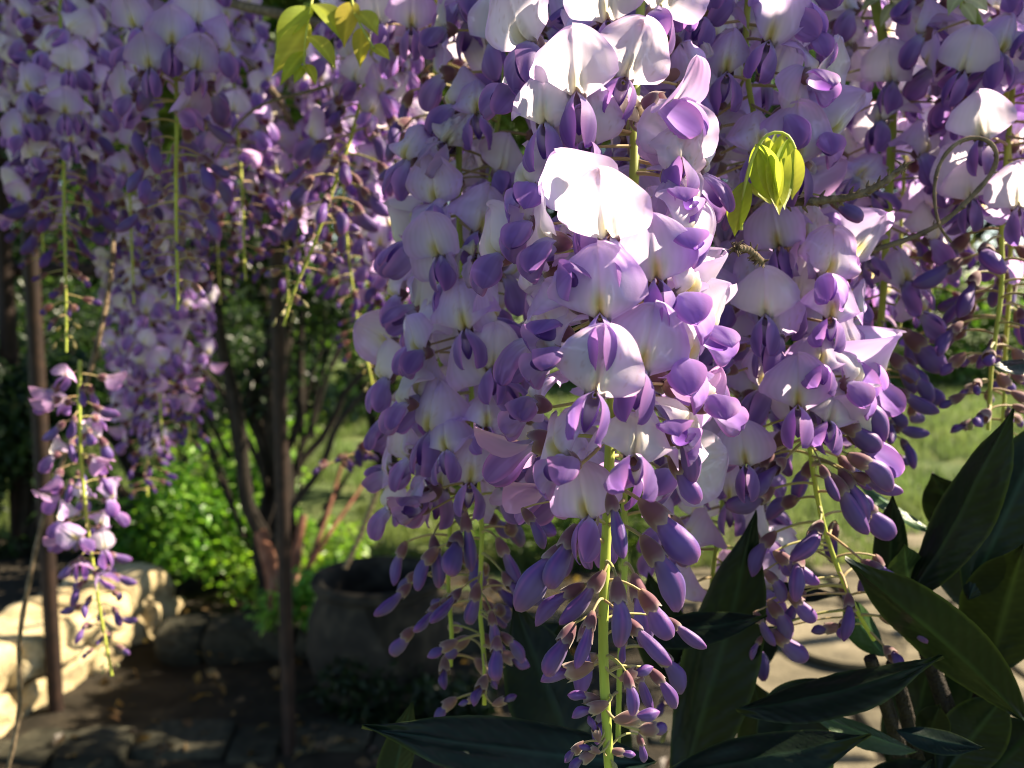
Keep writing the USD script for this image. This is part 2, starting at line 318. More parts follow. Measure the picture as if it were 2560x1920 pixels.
# ---- the kinds of flower: each a set of petals; referenced by every raceme
stage.CreateClassPrim('/World/flower_kinds')
KINDS = {}
def kind_of(name, parts, lod=None):
    """parts: [(part name, material, (v, f, col))]. The near form has its petals as parts, the far form is one mesh."""
    p = f'/World/flower_kinds/{name}'
    UsdGeom.Xform.Define(stage, p)
    par = stage.GetPrimAtPath(p)
    for n, mt, (v, f, c) in parts: put(n, (v, f), mt, par, col=c)
    v, f, c = join([x[2] for x in parts])
    far = put(name + '_far', (v, f), M_petal, stage.GetPrimAtPath('/World/flower_kinds'), col=c)
    KINDS.setdefault(name.rsplit('_', 1)[0], []).append((p, str(far.GetPath())))
def open_kind(name, k, **kw):
    pr = dict(th1=(88, 98, 84, 102, 92, 80, 96, 70, 108)[k], curl=(14, 26, 8, 30, 20, 5, 40, 10, 50)[k], kback=(38, 62, 25, 75, 12, -18, 120, 150, 55)[k], skew=(0, .5, -.5, .3, -.3, .2, .9, -.8, 1.2)[k],
              ruffle=(.0009, .0013, .0008, .0014, .0012, .0010, .0012, .0010, .0018)[k], crumple=(.0003, .0005, .0004, .0007, .0005, .0007, .0008, .0007, .0014)[k], spots=(0, .3, 0, 0, .4, 0, .3, 0, .6)[k])
    sz = (1.0, 1.04, 0.97, 1.02, 0.94, 0.99, 0.96, 1.03, 0.9)[k]
    kind_of(f'{name}_{k}', [
        ('standard_petal', M_petal, standard_petal(10 + k, W=0.0224 * sz, H=0.0182 * sz * (1 + 0.04 * ((k * 5) % 3 - 1)), **pr, **kw)),
        ('wing_petal', M_petal, wing_petal(k, 1, droop1=(74, 80, 64, 78, 60, 84, 70, 66, 88)[k], spread=(3, 8, 1, 5, 10, 3, 12, 2, 9)[k], splay=(26, 38, 20, 30, 14, 42, 24, 34, 10)[k], crumple=(0, .0004, 0, .0006, .0004, 0, .0008, .0004, .0012)[k])),
        ('wing_petal', M_petal, wing_petal(k + 40, -1, droop1=(76, 72, 68, 70, 64, 80, 84, 60, 74)[k], spread=(4, 6, 2, 9, 7, 1, 3, 6, 12)[k], splay=(30, 24, 22, 40, 18, 36, 16, 26, 30)[k], crumple=(0, .0004, 0, .0006, .0004, 0, .0008, .0004, .0012)[k])),
        ('keel_petal', M_petal, keel_petal()),
        ('calyx', M_calyx, calyx_cup(seed=k))])
for k in range(9):
    open_kind('open_flower', k)
    open_kind('pale_flower', k, pale=1.0)
for k in range(3):     # half open: the banner still hugs the wings
    kind_of(f'half_open_flower_{k}', [
        ('standard_petal', M_petal, standard_petal(30 + k, W=0.0185, H=0.0165, th0=5, th1=(34, 48, 22)[k], curl=(12, 30, 4)[k], kback=0, cup=(62, 40, 85)[k], ruffle=.0004, young=(0.75, 0.5, 0.9)[k])),
        ('wing_petal', M_petal, wing_petal(k + 3, 1, droop0=5, droop1=30, spread=6)),
        ('wing_petal', M_petal, wing_petal(k + 45, -1, droop0=5, droop1=30, spread=6)),
        ('calyx', M_calyx, calyx_cup(seed=k, R=0.0031))])
for k in range(7):     # large buds
    kind_of(f'large_bud_{k}', [
        ('folded_petal', M_bud, bud_body(k, L=(0.0155, 0.0165, 0.0145, 0.015, 0.0135, 0.0172, 0.015)[k], HZ=(0.0038, 0.0034, 0.0042, 0.0031, 0.0036, 0.0033, 0.0040)[k], HY=(0.0029, 0.0024, 0.0031, 0.0022, 0.0024, 0.0026, 0.0020)[k], bend=(0.26, -0.16, 0.14, 0.32, 0.4, 0.1, -0.28)[k], tone=(0.0, 0.2, 0.0, 0.35, 0.15, 0.45, 0.1)[k], blunt=(.5, .6, .45, .7, .55, .75, .5)[k])),
        ('calyx', M_calyx, calyx_cup(seed=k, L=(.0064, .0056, .0066, .006, .0068, .0056, .006)[k], R=(.0028, .0026, .003, .0024, .0028, .0026, .0027)[k]))])
for k in range(3):     # small buds, mostly calyx
    kind_of(f'small_bud_{k}', [
        ('folded_petal', M_bud, bud_body(k + 9, L=0.0088, HZ=0.0021, HY=0.0017, bend=(0.1, -0.1, 0.2)[k], tone=0.1, blunt=0.8)),
        ('calyx', M_calyx, calyx_cup(seed=k, L=0.0058, R=0.0024, tint=0.6))])
for k in range(2):     # bud scales at the tip
    v, f, c = bud_body(k + 20, L=0.0062, HZ=0.0014, HY=0.0012, blunt=0.9, x0=-0.001)
    kind_of(f'tip_bud_{k}', [('scale', M_calyx, (v, f, mixc(const(v, CALYX2), np.array((0.30, 0.34, 0.12)), np.full(len(v), 0.5))))])
for k in range(4):     # withered
    kind_of(f'withered_flower_{k}', [
        ('standard_petal', M_petal, standard_petal(60 + k, W=0.017, H=0.0155, th1=(95, 130, 60, 110)[k], curl=(40, 80, 20, 60)[k], kback=(60, 110, 30, 90)[k], ruffle=.0016, crumple=(.0030, .0042, .0034, .0046)[k], old=(0.6, 0.95, 0.8, 0.9)[k])),
        ('wing_petal', M_petal, wing_petal(k + 9, 1, droop1=95, W=0.007, crumple=.0015, old=0.6)),
        ('wing_petal', M_petal, wing_petal(k + 49, -1, droop1=85, W=0.007, crumple=.0015, old=0.6)),
        ('calyx', M_calyx, calyx_cup(seed=k, tint=0.8))])

def frame(forward, up, roll=0.0):
    x = np.asarray(forward, float); x = x / np.linalg.norm(x)
    z = np.asarray(up, float); z = z - x * (z @ x); z /= np.linalg.norm(z); y = np.cross(z, x)
    if roll:
        c, s = math.cos(math.radians(roll)), math.sin(math.radians(roll))
        y, z = y * c + z * s, z * c - y * s
    return x, y, z
def view_frame(px, py, d):
    """right, up and towards-the-camera at a place: so that a flower asked to face the camera does"""
    t = C0 - P(px, py, d); t /= np.linalg.norm(t)
    r = np.cross(UPV, t); r /= np.linalg.norm(r)
    return r, np.cross(t, r), t

class Raceme:
    def __init__(self, label, pts, r0=0.0011, r1=0.0006, near=True, group='hanging wisteria racemes', top=None, yellow=0.0, pale=0.0):
        """pts: (px, py, depth) of the stem, top first"""
        self.near = near; self.pale = pale
        w = [P(*p) for p in pts]
        if top is not None: w = [w[0] + np.array([top[0] * 0.4, top[1] * 0.4, top[2] * 0.55]), *w] if False else w
        self.axis = spline(w, 60)
        wob = (np.stack([meshkit.noise(np.c_[self.axis[:, 2] * 38 + 7 * k, self.axis[:, 0] * 9, self.axis[:, 1] * 9], 3 + k) for k in range(2)] + [np.full(60, .5)], -1) - 0.5) * 0.0034
        self.axis = self.axis + wob * np.linspace(0, 1, 60)[:, None] ** 0.7
        self.origin = self.axis[0]
        self.s = np.r_[0, np.cumsum(np.linalg.norm(np.diff(self.axis, axis=0), axis=1))]; self.len = self.s[-1]
        self.prim = thing('wisteria_raceme', label, 'wisteria flower', self.origin, group)
        n = len(self.axis); rr = np.linspace(r0, r1, n) * (1 + 0.12 * np.sin(np.arange(n) * 1.9) ** 2)
        v, f = tube(self.axis, rr, 9)
        t = np.repeat(np.linspace(0, 1, n), 9); t = np.r_[t, 0, 1]
        put('stem', (v, f), M_stem, self.prim, self.origin, col=mixc(STEMG, STEMY, np.clip(t * 0.7 + yellow, 0, 1)))  # a yellower mix stands for sun on the stem
        self.count = 0
    def at(self, t):
        i = np.clip(t, 0, 1) * self.len
        return np.array([np.interp(i, self.s, self.axis[:, k]) for k in range(3)])
    def nearest(self, p, lift):
        q = np.asarray(p) + np.array([0, 0, lift])
        d = self.axis - q
        i = int(np.argmin((d ** 2).sum(1) + 0 * d[:, 2] + 2.0 * d[:, 2] ** 2)); return self.axis[i]
    def flower(self, kind, k, base, x, y, z, scale=1.0, root=None, sag=0.25):
        near, far = KINDS[kind][k % len(KINDS[kind])]
        path = numbered(str(self.prim.GetPath()), 'flower' if 'flower' in kind else 'bud')
        if self.near: X = UsdGeom.Xform.Define(stage, path)
        else: X = UsdGeom.Mesh.Define(stage, path)
        X.GetPrim().GetReferences().AddInternalReference(near if self.near else far)
        if self.near: X.GetPrim().SetInstanceable(True)
        b = np.asarray(base) - self.origin
        X.AddTransformOp().Set(Gf.Matrix4d(*(x * scale), 0, *(y * scale), 0, *(z * scale), 0, *b, 1))
        if root is None: root = self.nearest(base, 0.004)
        back = np.asarray(base) - x * 0.0036 * scale
        mid = 0.5 * (root + back) - x * 0.0025 + np.array([0, 0, 1.0]) * sag * 0.25 * np.linalg.norm(back - root)
        s = np.linspace(0, 1, 7)[:, None]
        c = (1 - s) ** 2 * root + 2 * s * (1 - s) * mid + s ** 2 * back
        v, f = tube(c, np.linspace(0.00058, 0.00042, 7) * max(scale, 0.6), 6, cap=False)
        put('pedicel', (v, f), M_stem, self.prim, self.origin, col=const(v, mixc(PED, STEMG, 0.25 + 0.35 * ((self.count * 7) % 5) / 4)))
        self.count += 1
    # explicit flowers, given as they stand in the photograph
    def facing(self, kind, k, px, py, d, az=0, tilt=0, roll=0, scale=1.0, lift=0.004):
        base = P(px, py, d); r, u, t = view_frame(px, py, d)
        a, e = math.radians(az), math.radians(tilt)
        fw = (t * math.cos(a) + r * math.sin(a)) * math.cos(e) + u * math.sin(e)
        x, y, z = frame(fw, u if abs(tilt) < 70 else -t, roll)
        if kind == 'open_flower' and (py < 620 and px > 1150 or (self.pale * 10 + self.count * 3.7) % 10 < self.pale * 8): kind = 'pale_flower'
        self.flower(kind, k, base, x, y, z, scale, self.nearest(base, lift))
    def pointing(self, kind, k, p0, p1, d, lean=0.0, scale=1.0, roll=0, lift=0.003):
        """a bud with its calyx at p0 and its tip at p1; lean: metres its tip is nearer the camera"""
        b = P(*p0, d); e = P(*p1, d - lean)
        L = np.linalg.norm(e - b); x, y, z = frame(e - b, np.array([0, -0.5, 1.0]), roll)
        self.flower(kind, k, b, x, y, z, scale * L / {'large_bud': 0.0155, 'small_bud': 0.0088, 'half_open_flower': 0.0165, 'tip_bud': 0.006, 'withered_flower': 0.015}[kind], self.nearest(b, lift))
    def fill(self, n, seed, stages, t0=0.0, t1=1.0, rad=0.019, scale=1.0, phase=0.0, sector=None, side=None, drop=0.0):
        """flowers all round the stem in a spiral. stages: [(t, kind), ...] - from t downwards the kind"""
        rg = random.Random(seed)
        for i in range(n):
            q = (i + rg.uniform(0.2, 0.8)) / n
            t = t0 + (t1 - t0) * q
            phi = math.radians(phase + 137.5 * i + rg.uniform(-22, 22))
            if sector is not None: phi = math.radians(rg.uniform(*sector))
            ks = [s for s in stages if t >= s[0]][-1][1]
            kind = ks if isinstance(ks, str) else rg.choice(ks)
            small = {'open_flower': 1.0, 'half_open_flower': 0.97, 'large_bud': 0.85, 'small_bud': 0.62, 'tip_bud': 0.28, 'withered_flower': 0.85}[kind]
            root = self.at(t)
            out = np.array([math.sin(phi), -math.cos(phi), 0.0])      # 0 = towards the camera
            el = rg.uniform(-0.25, 0.25) + (-0.30 if kind in ('large_bud', 'small_bud') else 0.0)
            pl = rad * small * scale * rg.uniform(0.8, 1.15)
            base = root + out * pl + np.array([0, 0, -pl * (0.15 + drop + rg.uniform(-0.2, 0.25))])
            dn = {'open_flower': rg.uniform(-0.15, 0.25), 'half_open_flower': rg.uniform(0.25, 0.8), 'large_bud': rg.uniform(0.5, 1.3), 'small_bud': rg.uniform(0.2, 0.9), 'tip_bud': rg.uniform(0.4, 1.2), 'withered_flower': rg.uniform(-0.3, 0.9)}[kind]
            fw = out + np.array([rg.uniform(-.5, .5), rg.uniform(-.5, .5), -dn])
            x, y, z = frame(fw, np.array([0, 0, 1.0]) + 0.3 * out, rg.gauss(0, 28))
            tip = {'large_bud': 1 - 0.35 * max(0, (t - 0.6)) / 0.4, 'small_bud': rg.uniform(0.75, 1.0), 'tip_bud': 0.8}.get(kind, rg.uniform(0.88, 1.08))
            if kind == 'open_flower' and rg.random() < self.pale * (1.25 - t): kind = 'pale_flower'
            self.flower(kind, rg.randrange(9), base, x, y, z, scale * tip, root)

# ------------------------------------------------------------------ leaves
def blade(base, tip, width, normal, fold=0.15, curl=0.1, nu=16, nv=7, shape=0.9, c0=(0.03, 0.055, 0.03), c1=None, wave=0.0, seed=0, point=0.75, veins=0.0):
    """a leaf: pointed outline, folded a little along its midrib, bending away from its normal"""
    base, tip = np.asarray(base, float), np.asarray(tip, float)
    ax = tip - base; L = np.linalg.norm(ax); ax = ax / L
    nrm = np.asarray(normal, float); nrm = nrm - ax * (nrm @ ax); nrm /= np.linalg.norm(nrm)
    lat = np.cross(ax, nrm)
    u, v = np.meshgrid(np.linspace(0, 1, nu), np.linspace(-1, 1, nv), indexing='ij')
    g = np.sin(np.pi * u ** shape) ** 0.85 * (1 - 0.45 * sstep(point, 1, u)) + 0.012
    a = v * width / 2 * g
    h = curl * L * (4 * u * (1 - u)) * 0.5 + fold * np.abs(a) * 1.0
    rg = np.random.default_rng(seed)
    h = h + wave * width * np.abs(v) * np.sin(u * 17 + rg.uniform(0, 6) + v)
    if veins:
        sv = np.abs(((u * 13 - np.abs(v) * 2.4) % 1) - 0.5) * 2
        h = h + veins * L * (0.0035 * np.exp(-((1 - sv) / 0.25) ** 2) * sstep(0, .2, np.abs(v)) + 0.006 * np.exp(-(v / 0.07) ** 2))
        h = h + L * 0.05 * (meshkit.fbm(np.stack([u * 3, v * 1.4, np.full_like(u, seed)], -1), 2, seed) - 0.5)
    ver = base + u[..., None] * L * ax + a[..., None] * lat + h[..., None] * nrm
    c1 = c1 or tuple(1.35 * x for x in c0)
    c = mixc(c0, c1, np.exp(-(v / 0.10) ** 2) * 0.9)
    if veins: c = mixc(c, tuple(2.2 * x for x in c0), 0.35 * np.exp(-((1 - sv) / 0.2) ** 2)); c = mixc(c, tuple(3.0 * x for x in c0), np.exp(-(v / 0.05) ** 2) * 0.8); c = mixc(c, (0.04, 0.06, 0.015), 0.5 * sstep(0.93, 1.0, np.abs(v)))  # brighter margins: light through the leaf edges put into the pigment
    c = c * (1 + 0.10 * np.sin(u * 46 + np.abs(v) * 9)[..., None] * 0.5)
    return ver.reshape(-1, 3), grid_faces(nu, nv), c.reshape(-1, 3)
def leaf_cloud(n, seed, place, size, cols, aspect=0.5, flat=0.5, light=None):
    """n small folded leaves at the points place(rng, n); one mesh"""
    rg = np.random.default_rng(seed)
    p = place(rg, n)
    d = rg.normal(size=(len(p), 3)); d[:, 2] = d[:, 2] * flat - 0.35; d /= np.linalg.norm(d, axis=1, keepdims=True)
    q = rg.normal(size=(len(p), 3)); q[:, 2] = np.abs(q[:, 2]) + 0.6
    lat = np.cross(d, q); lat /= np.linalg.norm(lat, axis=1, keepdims=True); nn = np.cross(lat, d)
    L = (size * rg.uniform(0.6, 1.3, len(p)))[:, None]
    w = L * aspect / 2
    b = p; m1 = p + d * L * 0.45 + lat * w + nn * w * 0.35; m2 = p + d * L * 0.45 - lat * w + nn * w * 0.35; mid = p + d * L * 0.5; t = p + d * L - nn * L * 0.12
    v = np.stack([b, m1, mid, m2, t], 1).reshape(-1, 3)
    k = np.arange(len(p))[:, None, None] * 5
    f = (np.array([[0, 2, 1], [0, 3, 2], [1, 2, 4], [2, 3, 4]])[None] + k).reshape(-1, 3)
    cols = np.asarray(cols); c = cols[rg.integers(0, len(cols), len(p))] * rg.uniform(0.7, 1.3, (len(p), 1))
    return v, f, np.repeat(c, 5, 0)

# ------------------------------------------------------------------ the ground and what stands on it
def sheet_ground(name, x0, x1, y0, y1, n, z, mat, amp=0.0, freq=1.0, hole=None, **tags):
    xs, ys = np.linspace(x0, x1, n), np.linspace(y0, y1, n)
    X, Y = np.meshgrid(xs, ys, indexing='ij')
    Z = z + amp * (meshkit.fbm(np.stack([X * freq, Y * freq, 0 * X], -1), 4, 3) - 0.5) * 2
    f = grid_faces(n, n)
    return put(name, (np.stack([X, Y, Z], -1).reshape(-1, 3), f), mat, smooth=True, **tags)
sheet_ground('ground', -150, 150, -150, 150, 3, -0.05, M_lawn, kind='structure')
sheet_ground('lawn', -6, 22, 4.3, 24, 140, 0.0, M_lawn, 0.03, 0.9, kind='structure')
sheet_ground('planting_bed', -3.2, 0.75, 1.2, 5.2, 120, 0.02, M_soil, 0.05, 2.2, kind='structure')

def grass_field():
    rg = np.random.default_rng(5)
    tv, tf, tc = [], [], []
    for k in range(9):
        a = rg.uniform(0, 6.28); L = rg.uniform(0.05, 0.11); w = 0.004; ln = rg.uniform(0.01, 0.05)
        o = np.array([rg.normal(0, 0.02), rg.normal(0, 0.02), 0]); d = np.array([math.cos(a), math.sin(a), 0]); s = np.array([-d[1], d[0], 0])
        tv += [o + s * w, o - s * w, o + d * ln * 0.4 + s * w * .7 + [0, 0, L * .6], o + d * ln * 0.4 - s * w * .7 + [0, 0, L * .6], o + d * ln + [0, 0, L]]
        b = 5 * k; tf += [[b, b + 1, b + 3], [b, b + 3, b + 2], [b + 2, b + 3, b + 4]]
        tc += [np.array((0.12, 0.165, 0.045)) * rg.uniform(0.7, 1.4)] * 5
    g = UsdGeom.PointInstancer.Define(stage, '/World/grass')
    put('tuft', (np.array(tv), np.array(tf)), M_grass, g.GetPrim(), col=np.array(tc), smooth=False)
    n = 26000
    y = 4.6 + 12 * rg.uniform(0, 1, n) ** 1.5; x = -4.5 + rg.uniform(0, 1, n) * (y * 0.62 + 5.0)
    keep = meshkit.fbm(np.stack([x * .8, y * .8, 0 * x], -1), 3, 8) > 0.33
    x, y = x[keep], y[keep]; n = len(x)
    g.CreatePrototypesRel().SetTargets([Sdf.Path('/World/grass/tuft')])
    g.CreateProtoIndicesAttr(Vt.IntArray.FromNumpy(np.zeros(n, np.int32)))
    g.CreatePositionsAttr(Vt.Vec3fArray.FromNumpy(np.stack([x, y, np.full(n, -0.01)], 1).astype(np.float32)))
    a = rg.uniform(0, np.pi, n)
    g.CreateOrientationsAttr(Vt.QuathArray([Gf.Quath(float(math.cos(t)), 0, 0, float(math.sin(t))) for t in a]))
    sc = rg.uniform(0.6, 1.5, n)
    g.CreateScalesAttr(Vt.Vec3fArray.FromNumpy(np.stack([sc, sc, sc], 1).astype(np.float32)))
    tag(g.GetPrim(), 'short sunlit green grass of the lawn behind the flowers', 'grass', kind='stuff')
grass_field()

def stone_block(cx, cy, cz, sx, sy, sz, seed, rz=0.0, rough=0.10):
    m = trimesh.creation.box((1, 1, 1)).subdivide().subdivide().subdivide()
    v = np.array(m.vertices)
    r = np.linalg.norm(v, axis=1, keepdims=True)
    v = v * (1 - 0.11 * np.clip((r - 0.5) / 0.37, 0, 1) ** 1.5)
    v = v * np.array([sx, sy, sz])
    q = v / max(sx, sy, sz) * 3.2 + seed * 7.3
    v = v + (np.stack([meshkit.fbm(q + k * 31, 3, seed) for k in range(3)], -1) - 0.5) * 2 * rough * min(sx, sy, sz)
    c, s = math.cos(rz), math.sin(rz)
    v = np.stack([v[:, 0] * c - v[:, 1] * s, v[:, 0] * s + v[:, 1] * c, v[:, 2]], 1) + [cx, cy, cz]
    return v, np.array(m.faces)

# paving under the shrub on the right: flat uneven stones, each its own piece
pave = thing('stone_paving', kind='structure')
rp = random.Random(4)
put('bedding', (np.array([[0.65, 1.0, 0.003], [5.2, 1.0, 0.003], [5.2, 5.3, 0.003], [0.65, 5.3, 0.003]]), np.array([[0, 1, 2], [0, 2, 3]])), M_soil, pave, smooth=False)
yy = 1.3
while yy < 5.1:
    xx = 0.8 + rp.uniform(-0.1, 0.1); hgt = rp.uniform(0.38, 0.55)
    while xx < 4.8:
        w = rp.uniform(0.4, 0.85)
        put('paving_stone', stone_block(xx + w / 2, yy + hgt / 2 + rp.uniform(-.02, .02), 0.012 + rp.uniform(-.006, .006), w - 0.03, hgt - 0.03, 0.06, rp.randrange(999), rp.uniform(-.04, .04), 0.18), M_pave, pave)
        xx += w
    yy += hgt

# the rough stone wall on the left, running away from the camera, lit by the low sun
wall = thing('stone_retaining_wall', 'sunlit rough limestone retaining wall at lower left behind the posts', 'wall')
rw = random.Random(11)
A, B = np.array([-1.74, 2.72]), np.array([-1.52, 3.92])
dirw = (B - A) / np.linalg.norm(B - A); angw = math.atan2(dirw[1], dirw[0])
for course, (z0, h) in enumerate(((-0.05, 0.20), (0.15, 0.17))):
    t = -0.12 + 0.1 * (course % 2)
    Lw = np.linalg.norm(B - A) * (1.0 if course < 2 else 0.98 if course < 3 else 0.92)
    while t < Lw - 0.1:
        w = min(rw.uniform(0.22, 0.46), Lw - t + 0.03)
        c = A + dirw * (t + w / 2)
        put('stone', stone_block(c[0] - 0.14 + rw.uniform(-.03, .03), c[1], z0 + h / 2, w - 0.012, 0.34, h - 0.010, rw.randrange(999), angw, 0.34), M_stone, wall)
        t += w
put('earth_fill', (lambda m: (np.array(m.vertices), np.array(m.faces)))(trimesh.creation.box((1.6, 2.2, 0.32), trimesh.transformations.translation_matrix((-2.62, 3.2, 0.11)))), M_soil, wall, smooth=False)
# low kerb of stones crossing the bed, seen from its shaded side
kerb = thing('low_stone_kerb', 'low shaded kerb of rough stones crossing the planting bed', 'kerb')
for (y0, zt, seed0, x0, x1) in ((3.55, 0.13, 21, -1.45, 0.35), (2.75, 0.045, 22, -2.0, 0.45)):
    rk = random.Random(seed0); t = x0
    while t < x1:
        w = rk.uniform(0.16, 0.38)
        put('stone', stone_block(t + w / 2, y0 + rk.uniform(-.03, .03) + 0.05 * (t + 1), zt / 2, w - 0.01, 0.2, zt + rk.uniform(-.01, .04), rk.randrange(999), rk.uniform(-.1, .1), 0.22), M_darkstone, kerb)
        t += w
# dry leaves and pebbles scattered on the bed
rl = np.random.default_rng(3)
def on_bed(rg, n):
    x = rg.uniform(-1.5, 0.5, n); y = rg.uniform(2.4, 4.6, n); return np.stack([x, y, np.full(n, 0.07)], 1)
v, f, c = leaf_cloud(420, 3, on_bed, 0.05, [(0.10, 0.06, 0.025), (0.05, 0.03, 0.014), (0.17, 0.11, 0.05)], 0.6, 0.1)
put('leaf_litter', (v, f), M_foli, col=c, smooth=False, label='dry brown fallen leaves scattered over the shaded bed', category='leaf litter', kind='stuff')

def revolve(profile, n=48):
    p = np.asarray(profile, float); ang = np.linspace(0, 2 * np.pi, n, endpoint=False)
    v = np.stack([p[:, 0][:, None] * np.cos(ang), p[:, 0][:, None] * np.sin(ang), p[:, 1][:, None] * np.ones(n)], -1).reshape(-1, 3)
    i, j = np.meshgrid(np.arange(len(p) - 1), np.arange(n), indexing='ij')
    a = (i * n + j).ravel(); b = (i * n + (j + 1) % n).ravel()
    return v, np.vstack([np.stack([a, b, b + n], 1), np.stack([a, b + n, a + n], 1)])
sb = G(2110, 1650)
sau = thing('round_saucer', 'pale round clay saucer lying on the sunlit paving', 'saucer', (sb[0], sb[1], 0.045))
put('dish', revolve([(0.0, 0.0), (0.20, 0.0), (0.235, 0.035), (0.228, 0.04), (0.20, 0.012), (0.0, 0.010)]), M_pave, sau)

# posts of the pergola, its beams and the shading canopy above, mostly out of view
def at_ground(px, py):
    g = G(px, py); return np.array([g[0], g[1], 0.0])
per = thing('pergola', 'dark rusty metal pergola of thin posts and cross beams', 'pergola')
def post(px, py, r, top=2.35):
    b = at_ground(px, py); b[2] = -0.05
    put('post', tube([b, b + [0, 0, 0.5], b + [0, 0, top + 0.05]], r, 12), M_rust, per); return b
p1 = post(725, 1905, 0.021); p2 = post(142, 1800, 0.026); p3 = post(60, 1500, 0.04); p4 = post(2950, 1500, 0.035)
for a, b, r in (((-2.6, 4.6, 2.3), (2.6, 4.9, 2.3), 0.035), ((-2.6, 2.9, 2.36), (-0.2, 2.9, 2.36), 0.03), ((-1.9, 1.2, 2.40), (-1.9, 5.2, 2.40), 0.03), ((-0.78, 1.2, 2.40), (-0.78, 5.2, 2.40), 0.03), ((-3.4, 4.2, 1.60), (-1.3, 4.35, 1.60), 0.035)):
    put('beam', tube([a, 0.5 * (np.array(a) + b), b], r, 10), M_rust, per)

# ------------------------------------------------------------------ trees and shrubs behind
def limb(path, r0, r1, n=14, sides=8, jit=0.0, seed=0):
    c = spline(path, n)
    if jit: c = c + (np.stack([meshkit.noise(c * 3 + 10 * k, seed) for k in range(3)], -1) - 0.5) * jit
    return tube(c, np.linspace(r0, r1, n), sides)
tb = at_ground(675, 1560)
tree = thing('many_stemmed_tree', 'dark many stemmed small tree fanning out behind the thin post', 'tree', tb)
D = tb[1] / math.cos(PITCH)
for k, (px, py, dz, r0) in enumerate(((700, 560, 0, .055), (640, 600, .1, .05), (560, 700, -.15, .04), (460, 620, .2, .035), (760, 620, .1, .04), (980, 960, -.2, .03), (1120, 700, .2, .03), (830, 900, .3, .026), (380, 760, .35, .026))):
    rr = random.Random(k)
    e = P(px, py, D + dz); e2 = e + (e - tb) * 0.55 + [rr.uniform(-.2, .2), 0, 0]
    mid = tb + (e - tb) * 0.45 + np.array([(tb[0] - e[0]) * 0.22, dz * 0.4, 0.06])
    put('stem', limb([tb + [rr.uniform(-.07, .07), rr.uniform(-.05, .05), -0.05], mid, e, e2], r0 * (1.0 if k < 3 else .68), 0.009, 26, 8, 0.16, k), M_bark, tree, tb)
for k, (a, b, r) in enumerate((((690, 1600), (640, 1310), .05), ((715, 1590), (760, 1290), .035), ((730, 1560), (850, 1420), .035), ((735, 1590), (830, 1490), .032), ((700, 1590), (705, 1400), .05), ((745, 1480), (870, 1130), .014), ((765, 1430), (900, 1200), .012))):
    pa, pb = P(*a, D - 0.12), P(*b, D - 0.05 + 0.04 * k)
    put('stem', limb([pa, 0.5 * (pa + pb) + [0.02, 0, 0.02], pb], r, r * 0.55, 8, 8, 0.06, k + 20), M_litbark, tree, tb)
def blob(cs):
    def f(rg, n):
        w = np.array([c[3] * c[4] * c[5] for c in cs]); k = rg.choice(len(cs), n, p=w / w.sum())
        d = rg.normal(size=(n, 3)); d /= np.linalg.norm(d, axis=1, keepdims=True)
        r = rg.uniform(0, 1, n) ** 0.45
        c = np.array([x[:3] for x in cs])[k]; s = np.array([x[3:6] for x in cs])[k]
        p = c + d * r[:, None] * s
        return p[meshkit.fbm(p * 2.2, 3, 5) > 0.43]
    return f
def crown_blobs(rg, c, s, k):
    return [(c[0] + rg.uniform(-1, 1) * s[0] * .65, c[1] + rg.uniform(-1, 1) * s[1] * .65, c[2] + rg.uniform(-1, 1) * s[2] * .65, s[0] * rg.uniform(.3, .55), s[1] * rg.uniform(.3, .55), s[2] * rg.uniform(.3, .55)) for _ in range(k)]
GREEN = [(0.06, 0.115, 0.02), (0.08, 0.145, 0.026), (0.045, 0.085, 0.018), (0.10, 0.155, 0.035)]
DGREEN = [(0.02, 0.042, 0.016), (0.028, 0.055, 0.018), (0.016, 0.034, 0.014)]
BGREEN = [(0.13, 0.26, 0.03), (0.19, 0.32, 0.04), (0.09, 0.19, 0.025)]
rr = random.Random(2)
v, f, c = leaf_cloud(9000, 12, blob(crown_blobs(rr, (tb[0] - 0.45, tb[1] + .2, 2.55), (1.35, 1.2, 0.65), 16)), 0.075, DGREEN, 0.5)
put('crown', (v, f), M_foli, tree, tb, col=c, smooth=False)
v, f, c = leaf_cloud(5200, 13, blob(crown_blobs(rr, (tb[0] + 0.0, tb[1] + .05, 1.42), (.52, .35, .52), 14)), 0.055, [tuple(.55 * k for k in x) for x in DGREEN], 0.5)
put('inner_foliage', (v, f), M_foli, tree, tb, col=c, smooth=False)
for k in range(14):
    e = P(rr.uniform(430, 1000), rr.uniform(640, 1120), D + rr.uniform(-.2, .3)); q = tb + (e - tb) * rr.uniform(.25, .5) + [0, 0, .05]
    put('stem', limb([q, q + (e - q) * .5 + [rr.uniform(-.05, .05), 0, rr.uniform(-.04, .06)], e], .012, .004, 12, 6, .08, 40 + k), M_bark, tree, tb)

def shrub(name, label, cat, c, s, n, size, cols, seed, k=14, group=None, trunk=True, tr=0.05):
    rg = random.Random(seed); base = np.array([c[0], c[1], 0.0])
    t = thing(name, label, cat, base, group)
    bl = crown_blobs(rg, c, s, k)
    v, f, col = leaf_cloud(n, seed, blob(bl), size, cols, 0.5)
    put('crown' if 'tree' in name else 'foliage', (v, f), M_foli, t, base, col=col, smooth=False)
    for b in bl[: (5 if trunk else 0)]:
        put('trunk' if 'tree' in name else 'stem', limb([base + [rg.uniform(-.05, .05), 0, -0.05], 0.6 * base + 0.4 * np.array(b[:3]), b[:3]], tr, tr * 0.25, 10, 7, 0.1, seed), M_bark, t, base)
    return t
shrub('leafy_shrub', 'bright green leafy shrub in sun left of the thin post', 'shrub', (-1.32, 4.35, 0.40), (0.62, 0.5, 0.46), 9000, 0.06, BGREEN, 31)
